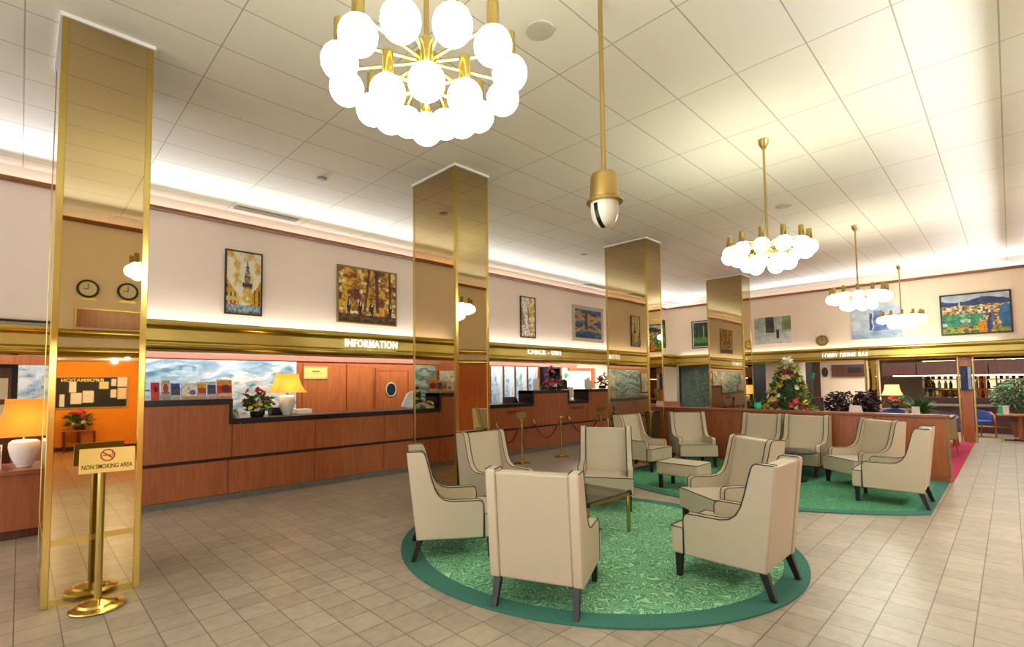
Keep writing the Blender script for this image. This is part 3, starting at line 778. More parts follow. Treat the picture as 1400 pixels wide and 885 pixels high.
def blue_photo(u, v):
    u, v = u+.03*fbm(u*5, v*5, 63), v+.04*fbm(u*5, v*5, 64)
    n = fbm(u*5, v*5, 61)
    c = mixc(hexc('a9b3c4'), hexc('cdd3da'), .5+n)
    if v < .25: c = mixc(hexc('7d8fa9'), hexc('b3bfcd'), .5+n+v)
    if .46 < u < .74 and .22 < v < .8 and not (u > .62 and v > .62+(u-.62)*.6): c = mixc(hexc('4c61a0'), hexc('7c8fc0'), .5+n)
    if abs(u-.4) < .03 and .25 < v < .75: c = hexc('38456e')
    return c
def city(u, v):
    u, v = u+.018*fbm(u*11, v*11, 77), v+.022*fbm(u*9, v*9, 78)
    n = fbm(u*9, v*9, 71); n2 = fbm(u*26, v*26, 12)
    top = .86-.05*math.sin(u*7)
    c = mixc(hexc('bfc8d4'), hexc('9fb0c6'), .5+n)
    if v < top: c = mixc(hexc('2e3a66'), hexc('485078'), .5+n)
    if v < .72:
        pal = ['d9a58a', 'e6d2b0', 'b5473c', '5b7d45', 'cfa638', 'e8e0d0', '7a5a48', '9aa65a']
        i = int((noise.cell(Vector((u*26, v*24, 3)))+1)*4) % 8; c = mixc(hexc(pal[i]), hexc('2b2a33'), max(0, n2*1.4-.15))
    if v < .5 and u < .62:
        i = int((noise.cell(Vector((u*14, v*14, 8)))+1)*3) % 5; c = mixc(hexc(['2f8a68', '3fa07c', '2a7a6a', 'b7c7b0', '5b9c62'][i]), hexc('20303a'), max(0, n2*1.3-.1))
    if v < .2:
        i = int((noise.cell(Vector((u*18, v*16, 5)))+1)*3) % 5; c = mixc(hexc(['8fae3a', 'd6b52e', 'c2793a', '6a4a52', '4f7a3a'][i]), hexc('2b2a33'), max(0, n2))
    if .55 < u < .66 and v < .3: c = mixc(hexc('e0a324'), hexc('c4622a'), .4+n2)
    if abs(u-.71-.1*(v-.2)) < .035 and .06 < v < .48: c = hexc('3a4578') if u < .73 else hexc('5e6a9c')
    if u > .84+.35*max(0, .42-v)*.5+.3*max(0, v-.5) and .1 < v < .68: c = mixc(hexc('2b5d8c'), hexc('3f7aa6'), .5+n)
    if abs(u-.27) < .012 and .68 < v < .88: c = hexc('d8cfa8')
    return c
WF = WY-.016; BF = BX-.016
picture('tall painting of a yellow street with a church tower, left above the information counter', 1, WF, 308, 340, 357.5, 433, tower, 'darkframe', .022, 70, 120)
picture('golden autumn park painting with dark figures above the INFORMATION letters', 1, WF, 461, 361, 541.5, 447, autumn, 'goldframe', .025, 150, 120)
picture('narrow yellow street painting right of the second mirrored pillar', 1, WF, 711, 404.5, 732, 463, yellow_street, 'darkframe', .025, 40, 80)
picture('blue and brown abstract painting in a wide silver frame', 1, WF, 782, 416, 824.5, 469.5, abstract_blue, 'silverframe', .11, 70, 60)
picture('dark narrow painting on the left wall close to the far corner', 1, WF, 903, 437, 909.5, 476, park, 'darkframe', .03, 20, 40)
picture('dark green park picture with white mount beside the farthest pillar', 0, BF, 945.5, 440, 971, 475.5, park, 'darkframe', .03, 40, 50, mat=.035)
picture('grey street photograph with a dark doorway on the back wall', 0, BF, 1031, 436, 1083, 469, grey_photo, None, .0, 70, 50, cat='photograph', name='wall_photograph')
picture('pale blue grey photograph behind the far chandeliers', 0, BF, 1163, 419, 1234.5, 461, blue_photo, None, .0, 70, 60, cat='photograph', name='wall_photograph')
picture('colourful painting of a city and harbour in a black frame at the right', 0, BF, 1284, 405, 1386, 454, city, 'darkframe', .035, 190, 130)
# sunburst clock
p = P(0, BF, 1124, 466)
t = thing('wall_clock', 'small gold sunburst clock on the back wall', 'clock', (BF, p.y, p.z), -math.pi/2)
n = 32; MB().prism([((.14 if k % 2 else .175)*math.cos(2*math.pi*k/n), (.14 if k % 2 else .175)*math.sin(2*math.pi*k/n)) for k in range(n)], lambda a, b, t: (a, t, b), -.02, .012).build('sunburst', 'goldframe', t)
MB().prism([(.105*math.cos(2*math.pi*k/24), .105*math.sin(2*math.pi*k/24)) for k in range(24)], lambda a, b, t: (a, t, b), -.028, -.02).build('dial', 'gold', t)
MB().box((-.006, -.034, 0), (.006, -.029, .1)).build('hand', 'darkframe', t); MB().box((0, -.034, -.006), (.07, -.029, .006), Matrix.Rotation(R(-25), 4, 'Y')).build('hand', 'darkframe', t)

# ------------------------------------------------------------------ ceiling things
def vent(u0, v0, u1, v1, label):
    a, b = P(2, H, u0, v0), P(2, H, u1, v1); y = 8.42
    t = thing('ceiling_vent', label, 'vent', ((a.x+b.x)/2*y/8.65, y, H), 0, 'ceiling vents along the left wall'); w = abs(b.x-a.x)*.97
    MB().box((-w/2, -.09, -.012), (w/2, .09, -.001)).build('frame', 'ventm', t)
    mb = MB()
    for k in range(5): mb.box((-w/2+.03, -.075+k*.032, -.02), (w/2-.03, -.06+k*.032, -.012))
    mb.build('slats', 'grille', t)
vent(318, 291, 405, 308, 'long grey ceiling vent above the wall between the first two pillars')
vent(800, 392, 828, 398, 'grey ceiling vent just left of the third mirrored pillar')
for u, v, l, r in ((738, 41, 'round ceiling speaker grille beside the large chandelier', .115), (1071, 281.5, 'round ceiling speaker grille above the second chandelier', .115), (440, 244, 'small round ceiling fitting between the first two pillars', .07), (798, 348, 'small round ceiling fitting left of the third pillar', .07)):
    p = P(2, H, u, v); t = thing('ceiling_speaker', l, 'ceiling speaker', (p.x, p.y, H), 0, 'round ceiling fittings')
    MB().lathe([(r, -.002), (r*.98, -.012), (r*.88, -.014)], 28).build('rim', 'ventm' if r < .1 else 'grille', t); MB().lathe([(r*.86, -.0145), (r*.5, -.017), (.005, -.018)], 28).build('grille', 'grille', t)

def chandelier(x, y, label):
    t = thing('globe_chandelier', label, 'chandelier', (x, y, 0), 0, 'brass globe chandeliers')
    MB().lathe([(.02, H-.11), (.05, H-.06), (.058, H-.005), (.058, H-.001)], 20).build('canopy', 'gold', t, smooth=40)
    MB().tube([(0, 0, 3.2), (0, 0, H-.1)], .013, 10).build('stem', 'gold', t, smooth=60)
    MB().lathe([(.03, 3.02), (.048, 3.04), (.048, 3.09), (.03, 3.11), (.03, 3.16), (.055, 3.175), (.055, 3.235), (.02, 3.26)], 20).build('hub', 'brass', t, smooth=40)
    toC = math.atan2(-1.88, -1.37)
    for ring, n, rr, gz, off in (('outer', 12, .415, 3.10, R(15)), ('inner', 6, .21, 2.965, 0)):
        for k in range(n):
            a = toC+off+2*math.pi*k/n; cx, cy = rr*math.cos(a), rr*math.sin(a)
            arm = MB().tube([(.04*math.cos(a), .04*math.sin(a), gz+.1), (cx, cy, gz+.1)], .008, 8).build('arm', 'brass', t, smooth=60)
            MB().lathe([(.028, gz+.07), (.028, gz+.2), (.024, gz+.205)], 14, (cx, cy, 0)).build('socket', 'brass', arm, smooth=40)
            MB().ball((cx, cy, gz), .085, nu=20, nv=12).build('globe', 'globe', arm, smooth=80)
    return t
c0 = chandelier(1.42, 1.93, 'large brass chandelier with lit globes at the top of the view, nearest the camera')
for x, y, l in ((6.34, 1.9, 'brass globe chandelier right of the ceiling camera, second from the front'), (11.2, 1.87, 'brass globe chandelier third from the front, before the pale blue photograph'), (16.1, 1.83, 'smallest looking brass globe chandelier, farthest back by the bar wall')):
    dup(c0, (x, y, 0), 0, l)

t = thing('dome_camera', 'gold cased dome security camera hanging on a pole from the ceiling', 'security camera', (3.07, 1.99, 0))
MB().tube([(0, 0, 3.1), (0, 0, H-.002)], .017, 12).build('pole', 'gold', t, smooth=60)
MB().lathe([(.02, 3.14), (.085, 3.125), (.098, 3.1), (.106, 2.94), (.13, 2.925), (.132, 2.91), (.105, 2.905)], 36).build('housing', 'gold', t, smooth=30)
prof = [(.1, 2.906)]+[(.1*math.cos(q)**.8 if q < 1.55 else .001, 2.86-.14*math.sin(q)) for q in [1.5708*k/12 for k in range(13)]]
MB().lathe(prof, 36, cap=False).build('dome', 'beigeplastic', t, smooth=60)
vs = []; fs = []
for k in range(11):
    q = 1.42*k/10; r = .1*math.cos(q)**.8+.003; z = 2.86-.1435*math.sin(q)+(.03 if k == 0 else 0)
    for s in (-1, 1):
        an = R(174+14*k/10)+s*.016/max(r, .03); vs.append((r*math.cos(an), r*math.sin(an), z))
for k in range(10): fs.append((2*k, 2*k+1, 2*k+3, 2*k+2))
o = MB().add(vs, fs).build('lens_slot', 'smoke', t); so = o.modifiers.new('th', 'SOLIDIFY'); so.thickness = .004

# ------------------------------------------------------------------ rugs
def rug(name, label, pts, inner, mats, th=.014):
    c = Vector((sum(p[0] for p in pts)/len(pts), sum(p[1] for p in pts)/len(pts), 0))
    t = thing(name, label, 'rug', c)
    n = len(pts); L = lambda p, z: (p[0]-c.x, p[1]-c.y, z)
    MB().prism(inner, lambda a, b, z: L((a, b), z), .002, th).build('field', mats[0], t)
    vs = [L(p, .001) for p in pts]+[L(p, th) for p in pts]+[L(p, th) for p in inner]+[L(p, .001) for p in inner]; fs = []
    for i in range(n):
        j = (i+1) % n
        for k in range(3): fs.append((k*n+i, k*n+j, (k+1)*n+j, (k+1)*n+i))
    MB().add(vs, fs).build('border', mats[1], t)
    return t
RC, RR = (4.30, 3.057), 1.91
circ = lambda r: [(RC[0]+r*math.cos(2*math.pi*k/96), min(4.838, RC[1]+r*math.sin(2*math.pi*k/96))) for k in range(96)]
rug('round_rug', 'round green swirl patterned rug with dark green border under the near armchairs', circ(RR), circ(RR-.19), ('rug', 'rugb'))
half = [(7.775, .72), (7.52, .96), (7.32, 1.2), (7.11, 1.5), (6.90, 1.87), (6.72, 2.3), (6.61, 2.75), (6.58, 3.05)]
full = half+[(x, 6.1-y) for x, y in half[:-1][::-1]]
pts = [(x, min(y, 4.82)) for x, y in full]+[(10.34, 4.83), (10.34, .72)]
def shrink(p): return [(9.3+(x-9.3)*.935 if x < 10.3 else x-.03, 3.05+(y-3.05)*.945) for x, y in p]
rug('half_rug', 'large green rug with a curved front edge before the wooden partition', pts, shrink(pts), ('rug2', 'rugb'))
tag(MB().box((10.48, .68, .001), (17.0, 4.6, .012)).build('bar_carpet', 'red_carpet'), 'magenta red carpet behind the wooden partition', 'carpet')

# ------------------------------------------------------------------ armchairs
SEATG = 'beige lobby armchairs with black piping'
def make_chair():
    t = thing('armchair', '', 'armchair', (0, 0, 0), 0, SEATG)
    prof = [(-.335, .19), (.27, .19), (.272, .47), (.262, .505), (.235, .522), (-.02, .522), (-.085, .537), (-.135, .575), (-.172, .64), (-.2, .73), (-.225, .83), (-.252, .93), (-.268, .963), (-.292, .974), (-.412, .97), (-.42, .95)]
    for s in (-1, 1):
        y0, y1 = sorted((s*.34, s*.265))
        MB().prism(prof, lambda a, b, q: (a, q, b), y0, y1).build('side_panel', 'leather', t, bevel=.012, smooth=50)
    MB().hexa([(-.327, -.267, .19), (-.12, -.267, .19), (-.12, .267, .19), (-.327, .267, .19)], [(-.408, -.267, .955), (-.29, -.267, .955), (-.29, .267, .955), (-.408, .267, .955)]).build('backrest', 'leather', t, bevel=.015)
    T = [(-.16, -.262), (.255, -.262), (.275, -.335), (.375, -.335), (.38, -.32), (.38, .32), (.375, .335), (.275, .335), (.255, .262), (-.16, .262)]
    MB().prism(T, lambda a, b, q: (a, b, q), .19, .405).build('seat', 'leather', t, bevel=.016)
    mb = MB(); line = prof[1:15]
    for s in (-1, 1):
        for yy in (.338, .267):
            mb.tube([(a+.001, s*yy, b) for a, b in line], .0042, 6)
    mb.tube([(.275, -.336, .19), (.275, -.336, .402), (.376, -.336, .404), (.381, -.322, .404), (.381, .322, .404), (.376, .336, .404), (.275, .336, .402), (.275, .336, .19)], .005, 6)
    mb.build('piping', 'piping', t, smooth=60)
    for s in (-1, 1):
        MB().hexa([(.315, s*.285-.02, 0), (.355, s*.285-.02, 0), (.355, s*.285+.02, 0), (.315, s*.285+.02, 0)], [(.303, s*.285-.028, .192), (.358, s*.285-.028, .192), (.358, s*.285+.028, .192), (.303, s*.285+.028, .192)]).build('leg', 'leg', t, bevel=.003)
        MB().hexa([(-.385, s*.295-.02, 0), (-.345, s*.295-.02, 0), (-.345, s*.295+.02, 0), (-.385, s*.295+.02, 0)], [(-.33, s*.285-.028, .192), (-.272, s*.285-.028, .192), (-.272, s*.285+.028, .192), (-.33, s*.285+.028, .192)]).build('leg', 'leg', t, bevel=.003)
    return t
RZ = .0145
CH_LIST = [
 (3.06, 3.77, -35.6, 'beige armchair seen side on at the left edge of the round rug'),
 (4.29, 4.37, 268, 'beige armchair facing the camera in front of the second mirrored pillar'),
 (5.58, 3.69, 212, 'beige armchair facing the camera just behind the glass table'),
 (2.95, 2.48, 24, 'beige armchair nearest the camera with its plain back turned to it'),
 (5.5, 2.12, 145, 'beige armchair facing left at the right side of the round rug'),
 (4.25, 1.6, 90, 'beige armchair at the front right edge of the round rug, seen from its side'),
 (8.33, 4.69, -93, 'beige armchair turned right in front of the third mirrored pillar'),
 (9.38, 4.25, 222, 'beige armchair facing the camera before the left part of the wooden partition'),
 (9.76, 3.23, 177, 'beige armchair against the wooden partition, left one of the touching pair'),
 (9.71, 2.50, 178, 'beige armchair against the wooden partition, right one of the touching pair'),
 (9.27, 1.60, 138.5, 'beige armchair turned left before the right end of the wooden partition'),
 (8.29, 1.12, 91, 'beige armchair seen from its side at the right edge of the far green rug'),
]
ch0 = None
for x, y, a, l in CH_LIST:
    if ch0 is None: ch0 = make_chair(); ch0.location = (x, y, RZ); ch0.rotation_euler = (0, 0, R(a)); ch0['label'] = l
    else: dup(ch0, (x, y, RZ), R(a), l)
# ottoman
t = thing('ottoman', 'small beige ottoman bench with black legs on the far green rug', 'ottoman', (7.2, 3.41, RZ), R(1))
MB().box((-.25, -.31, .2), (.25, .31, .385)).build('cushion', 'leather', t, bevel=.02)
MB().tube([(-.25, -.31, .38), (.25, -.31, .38), (.25, .31, .38), (-.25, .31, .38), (-.25, -.31, .38)], .005, 6).build('piping', 'piping', t)
for sx in (-1, 1):
    for sy in (-1, 1): MB().box((sx*.2-.024, sy*.26-.024, 0), (sx*.2+.024, sy*.26+.024, .2)).build('leg', 'leg', t, bevel=.003)
# glass tables
def glass_table(x, y, label, w=.78, h=.425):
    t = thing('glass_table', label, 'table', (x, y, RZ), 0, 'low glass tables'); a = w/2
    MB().box((-a+.012, -a+.012, h-.008), (a-.012, a-.012, h+.004)).build('glass_top', 'glass', t)
    mb = MB()
    for s in (-1, 1):
        y0, y1 = sorted((s*a, s*(a-.022))); mb.box((-a, y0, h-.04), (a, y1, h-.009)); mb.box((y0, -a+.022, h-.04), (y1, a-.022, h-.009))
    mb.build('frame', 'brass', t)
    for sx in (-1, 1):
        for sy in (-1, 1):
            MB().lathe([(.014, 0), (.02, .01), (.02, h-.045), (.017, h-.035)], 14, (sx*(a-.025), sy*(a-.025), 0)).build('leg', 'brass', t, smooth=40)
            MB().lathe([(.022, h-.04), (.026, h-.02), (.018, h+.012), (.005, h+.016)], 14, (sx*(a-.012), sy*(a-.012), 0)).build('corner_cap', 'black', t, smooth=40)
    return t
glass_table(4.34, 3.21, 'low square brown glass table with brass legs on the round rug')
t = thing('round_table', 'round dark topped low table among the far armchairs', 'table', (8.95, 2.45, RZ))
MB().lathe([(.30, .44), (.34, .445), (.34, .462), (.31, .47), (.01, .47)], 36).build('table_top', 'screen', t, smooth=30)
MB().lathe([(.2, 0), (.2, .015), (.03, .03), (.03, .44)], 24).build('pedestal', 'black', t, smooth=30)
p = P(2, .46, 800, 664)
t = thing('candle_holder', 'small red and gold ornament on the glass table', 'ornament', (4.12, 3.05, RZ+.43))
MB().lathe([(.03, 0), (.034, .01), (.022, .03), (.034, .05), (.034, .1)], 16).build('cup', 'redpetal', t, smooth=40); MB().lathe([(.036, .1), (.03, .115), (.02, .13), (.026, .145), (.012, .17)], 16).build('gold_lid', 'brass', t, smooth=40)

# ------------------------------------------------------------------ rope stands and ropes
def stanchion(x, y, label, plate=False, h=.86):
    t = thing('rope_stand', label, 'rope stand', (x, y, 0), 0, 'brass rope stands')
    MB().lathe([(.165, 0), (.165, .012), (.14, .022), (.05, .03), (.03, .05)], 32).build('base', 'brass', t, smooth=30)
    MB().tube([(0, 0, .03), (0, 0, h-.03)], .024, 14).build('pole', 'brass', t, smooth=60)
    MB().lathe([(.024, h-.05), (.055, h-.03), (.055, h-.015), (.03, h), (.03, h+.01), (.012, h+.02)], 20).build('finial', 'brass', t, smooth=40)
    MB().lathe([(.034, h-.14), (.034, h-.1)], 16).build('collar', 'brass', t, smooth=40)
    if plate:
        MB().tube([(0, 0, h+.01), (0, 0, h+.04)], .008, 8).build('plate_stem', 'brass', t)
        MB().box((-.09, -.008, h+.035), (.09, .008, h+.15), Matrix.Rotation(R(-40), 4, 'Z')).build('notice_plate', 'goldframe', t)
    return t
ST = [(7.25, 6.72, True), (8.46, 6.69, False), (9.92, 6.66, True)]
for (x, y, pl), l in zip(ST, ('brass rope stand with a small notice plate, left one before the check-out counter', 'brass rope stand without a plate, middle one before the check-out counter', 'brass rope stand half hidden behind the armchair facing the camera')):
    stanchion(x, y, l, pl)
for (x, y, pl), (u, v), l in zip(ST, ((677.5, 579), (728.5, 574), (776.5, 570)), ('dark red rope from the counter to the left rope stand', 'dark red rope from the counter to the middle rope stand', 'dark red rope from the counter to the rope stand behind the armchair')):
    hk = P(1, CYF-.03, u, v); a = Vector((hk.x, CYF-.06, hk.z-.03)); e = Vector((x, y+.04, .75)); d = (e-a); e = e-Vector((d.x, d.y, 0)).normalized()*.03
    t = thing('barrier_rope', l, 'rope', (a+e)/2*1.0, 0, 'red barrier ropes'); c = t.location.copy()
    ptz = [a.lerp(e, k/20)-Vector((0, 0, .36*(1-(2*k/20-1)**2)))-c for k in range(21)]
    MB().tube(ptz, .014, 8).build('rope', 'rope', t, smooth=60)
    MB().tube([a-c+Vector((0, .055, .03)), a-c+Vector((0, 0, .02)), ptz[0], ptz[1]], .019, 8).build('hook', 'brass', t, smooth=60)
    MB().tube([ptz[-2], ptz[-1], e-c+Vector((0, 0, .03))], .019, 8).build('hook', 'brass', t, smooth=60)

# ------------------------------------------------------------------ no smoking stand
t = thing('sign_stand', 'brass NON SMOKING AREA sign on a round based pole before the first pillar', 'sign stand', (.455, 4.63, 0))
MB().lathe([(.165, 0), (.17, .012), (.165, .02), (.12, .03), (.11, .045), (.06, .055), (.035, .065)], 40).build('base', 'brass', t, smooth=30)
MB().tube([(0, 0, .05), (0, 0, 1.0)], .024, 16).build('pole', 'brass', t, smooth=60)
TL, TR, BL, BR = (P(1, 4.56, *q) for q in ((116.5, 613), (187, 608.5), (112, 651.5), (181.5, 644.5)))
o3 = Vector((.455, 4.63, 0)); cen = (TL+TR+BL+BR)/4; rgt = Vector((TR.x-TL.x, 0, 0)); w = .325; hh = .178
pl = bpy.data.objects.new('sign_plate', None)
mat_pl = Matrix.Translation(Vector((.455+.028, 4.585, cen.z))-o3) @ Matrix.Rotation(R(-8), 4, 'Z') @ Matrix.Rotation(R(-6), 4, 'X')
mb = MB().box((-w/2, -.006, -hh/2), (w/2, .004, hh/2)); pl = mb.build('sign_plate', 'satin', t, bevel=.002); pl.matrix_local = mat_pl
tx = text_mesh('sign_text', 'NON SMOKING AREA', 'ink', .044, .001, pl, .0006); tx.matrix_local = Matrix.Translation((0, -.0075, -.045)) @ facing((1, 0, 0), (0, 0, 1))
xs = [v.co.x for v in tx.data.vertices]; k = .295/(max(xs)-min(xs))
for v in tx.data.vertices: v.co.x *= k
mb = MB(); n = 32; pts = []
for r in (.044, .035): pts += [(r*math.cos(2*math.pi*q/n), -.0085, .035+r*math.sin(2*math.pi*q/n)) for q in range(n)]
mb.add(pts, [(q, (q+1) % n, n+(q+1) % n, n+q) for q in range(n)])
mb.box((-.04, -.0092, -.0045), (.04, -.0086, .0045), Matrix.Translation((0, 0, .035)) @ Matrix.Rotation(R(38), 4, 'Y'))
mb.build('no_smoking_symbol', 'redsign', pl)
MB().box((-.028, -.0084, .031), (.02, -.0078, .038)).box((.022, -.0084, .031), (.03, -.0078, .038)).tube([(.03, -.008, .042), (.024, -.008, .05), (.03, -.008, .058), (.024, -.008, .065)], .0018, 5).build('cigarette_symbol', 'ink', pl)

# ------------------------------------------------------------------ partition and the bar beyond
t = thing('wooden_partition', 'long waist high cherry wood partition behind the far armchairs', 'partition', (10.42, 3.0, 0))
for y0, y1 in ((-2.28, -1.4), (-1.395, -.3), (-.295, .9), (.905, 2.31)):
    MB().box((-.05, y0, .08), (.05, y1, .985)).build('panel', 'cherry', t, bevel=.003)
MB().box((-.06, -2.30, 0), (.06, 2.32, .08)).build('skirting', 'cherryh', t)
MB().box((-.085, -2.32, .985), (.085, 2.34, 1.035)).build('cap_rail', 'cherryh', t, bevel=.01)
MB().box((-.055, -2.31, .08), (.055, -2.28, .985)).build('end_strip', 'goldframe', t)

def tree(name, label, cat, loc, h, r, z0, n, ll, lw, mat, pot='terracotta', potr=.16, poth=.3, shape='ball', trunk=True):
    t = thing(name, label, cat, loc)
    MB().lathe([(potr*.75, 0), (potr, poth*.95), (potr*1.06, poth), (potr*.9, poth), (potr*.88, poth-.03)], 20).build('pot', pot, t, smooth=40)
    mb = MB()
    for k in range(7):
        a = random.uniform(0, 6.28); q = r*.5*random.random()
        mb.tube([(0, 0, poth-.03), (q*.3*math.cos(a), q*.3*math.sin(a), (z0+poth)/2), (q*math.cos(a), q*math.sin(a), z0+(h-z0)*random.uniform(.4, .8))], .012, 5, .004)
    mb.build('stems', 'darkwood', t)
    mb = MB()
    for k in range(n):
        if shape == 'ball':
            a = random.uniform(0, 6.28); u = random.uniform(-1, 1); q = random.random()**.4; s = math.sqrt(1-u*u)
            c = Vector((r*q*s*math.cos(a), r*q*s*math.sin(a), (z0+h)/2+(h-z0)/2*q*u)); d = Vector((math.cos(a), math.sin(a), random.uniform(-.8, .6)))
        else:
            a = random.uniform(0, 6.28); c = Vector((0, 0, z0)); el = random.uniform(.15, 1.3); d = Vector((math.cos(a)*math.cos(el), math.sin(a)*math.cos(el), math.sin(el)))
            L = r*random.uniform(.7, 1.25); L = min(L, (h-z0)/max(.2, d.z)) ; x = d.cross(Vector((0, 0, 1))).normalized()
            p1 = c+d*L*.55; p2 = c+d*L-Vector((0, 0, L*.22*math.cos(el))); w = lw
            mb.add([c-x*w*.4, c+x*w*.4, p1+x*w*.5, p2, p1-x*w*.5], [(0, 1, 2, 4), (4, 2, 3)]); continue
        mb.leaf(c, d, ll*random.uniform(.7, 1.3), lw*random.uniform(.7, 1.3))
    mb.build('foliage', mat, t)
    return t
# floral christmas tree on its stand behind the partition
cp = P(0, 11.2, 1078, 540)
t = thing('floral_tree', 'cone shaped festive tree of yellow and dark red flowers behind the partition', 'decorated tree', (11.2, cp.y, .0125))
MB().lathe([(.35, 0), (.35, .02), (.05, .04), (.05, .74), (.36, .76), (.36, .8)], 24).build('stand', 'darkwood', t, smooth=30)
HT = P(0, 11.2, 1081, 500).z
def cone_pts(n, fz=1.0):
    for k in range(n):
        z = .82+(HT-.82)*(random.random()**1.25)*fz; rr = .05+.43*(1-(z-.82)/(HT-.82))**.85
        a = random.uniform(0, 6.28); q = random.uniform(.75, 1.05); yield Vector((rr*q*math.cos(a), rr*q*math.sin(a), z)), a
MB().lathe([(.33, .8), (.3, 1.0), (.18, 1.5), (.03, HT-.08)], 16).build('core', 'darkgreen', t)
for nm, mat, n, L in (('foliage', 'green', 700, .10), ('foliage', 'olive', 620, .10)):
    mb = MB()
    for c, a in cone_pts(n): mb.leaf(c, (math.cos(a), math.sin(a), random.uniform(-.3, .6)), L*random.uniform(.7, 1.3), L*.5)
    mb.build(nm, mat, t)
for mat, n, bs in (('darkred', 30, .085), ('yellowpetal', 34, .07), ('whitepetal', 26, .06), ('redpetal', 10, .07)):
    for c, a in cone_pts(n, .95):
        mb = MB(); c = c*1.0+Vector((math.cos(a), math.sin(a), 0))*.04; d = Vector((math.cos(a), math.sin(a), .4)).normalized(); x = d.orthogonal().normalized(); y = d.cross(x)
        for m in range(6): mb.leaf(c, x*math.cos(m*1.047)+y*math.sin(m*1.047)+d*.3, bs*random.uniform(.8, 1.2), bs*.8, d)
        mb.build('bloom', mat, t)
mb = MB()
zt = P(0, 11.2, 1081, 492).z
for k in range(40):
    a = random.uniform(0, 6.28); mb.leaf((0, 0, zt-.1+random.uniform(0, .1)), (math.cos(a), math.sin(a), random.uniform(-.3, 1.2)), .12, .05)
mb.tube([(0, 0, HT-.1), (0, 0, zt)], .012, 6); mb.build('top_bow', 'whitepetal', t)

# brass framed posts at the bar front
def post(y0, y1, label, fill):
    t = thing('bar_post', label, 'post', (17.3, (y0+y1)/2, 0), 0, 'brass edged posts at the bar'); w = abs(y1-y0)/2
    MB().box((-.04, -w+.05, 0), (.06, w-.05, 2.2)).build('panel', fill, t)
    for s in (-1, 1):
        a, b = sorted((s*w, s*(w-.035))); MB().box((-.06, a, 0), (.07, b, 2.2)).build('edge_strip', 'gold', t, bevel=.004)
    return t
post(2.83, 2.53, 'brass edged dark post left of the bar plants', 'mirror')
po = post(.93, .62, 'brass edged post with a screen, behind the blue armchair', 'cherry2')
t = thing('wall_screen', 'upright blue screen hung on the brass edged post', 'screen', (17.25, .775, 1.6), -math.pi/2)
MB().box((-.1, -.05, -.3), (.1, 0, .3)).build('housing', 'black', t); canvas('picture', .19, .56, 10, 20, lambda u, v: mixc(hexc('20284a'), hexc('9fb6dc'), (u > .72)*.9+.25*fbm(u*4, v*4, 3)), t, (0, -.052, 0))
# left back: teal glass panel with dark plant behind, cream column, peach wall, dark window
t = thing('glass_partition', 'pale teal glass screen beside the farthest pillar', 'glass screen', (17.45, 7.2, 0))
MB().box((-.015, -1.3, .05), (.015, 1.05, 2.1)).build('pane', 'teal', t); MB().box((-.03, -1.36, 0), (.03, -1.3, 2.1)).build('frame', 'silverframe', t); MB().box((-.03, -1.3, 0), (.03, 1.05, .05)).build('rail', 'silverframe', t)
tree('potted_plant', 'tall dark leafy plant behind the teal glass screen', 'plant', (18.3, 7.75, 0), 2.05, .62, .4, 1100, .15, .055, 'green')
struct('wall_bar_column', MB().box((17.5, 4.5, 0), (18.2, 5.45, 2.3)), 'cream')
struct('dark_backdrop', MB().box((19.6, 5.9, .1), (19.65, 9.7, 2.25)), 'darkglass')  # dark sheet added as a backdrop behind the teal glass and plant
struct('window_1', MB().box((19.55, 4.65, 1.0), (19.6, 5.85, 2.25)), 'darkglass')
struct('wall_bar_niche', MB().box((20.4, 2.95, 0), (20.5, 4.6, 2.3)), 'peach2')
struct('wall_bar_pier', MB().box((17.5, 8.45, .85), (17.7, 9.7, 2.3)).box((17.48, 8.45, 0), (17.7, 9.7, .85)), 'cream')
tag(MB().box((17.4, 8.3, 0), (17.47, 9.6, .85)).build('dado_panel', 'cherry'), 'low wooden dado panel in the far left corner', 'panel')
tree('potted_plant', 'green fern behind the partition left of the festive tree', 'plant', (12.2, P(0, 12.2, 1035, 540).y, .0125), 1.45, .4, .8, 260, .3, .03, 'green', poth=.7, shape='fan')
p = P(0, 10.42, 1036, 552)
t = thing('glass_vase', 'small green glass bowl on the partition left of the festive tree', 'vase', (10.42, p.y, 1.036))
MB().lathe([(.03, 0), (.06, .03), (.065, .08), (.045, .13), (.04, .13), (.058, .08), (.05, .03)], 20).build('bowl', 'greensign', t, smooth=50)
p = P(0, 17.9, 1108, 515)
t = tag(MB().prism([(-.12, .1), (.12, .1), (.09, -.05), (0, -.14), (-.09, -.05)], lambda a, b, q: (20.38-q, P(0, 20.38, 1108, 515).y+a*1.2, P(0, 20.38, 1108, 515).z+b*1.2), 0, .03).build('wall_emblem', 'greensign'), 'small green shield shaped emblem on the peach wall', 'emblem')  # wall emblem in the faintly glowing sign green, not a lamp
p = P(0, 20.38, 1128, 509)
t = thing('oval_plaque', 'small dark oval plaque on the peach wall', 'plaque', (20.38, p.y, p.z), -math.pi/2)
MB().prism([(.09*math.cos(2*math.pi*k/20), .17*math.sin(2*math.pi*k/20)) for k in range(20)], lambda a, b, q: (a, q, b), -.025, .015).build('plate', 'darkframe', t)
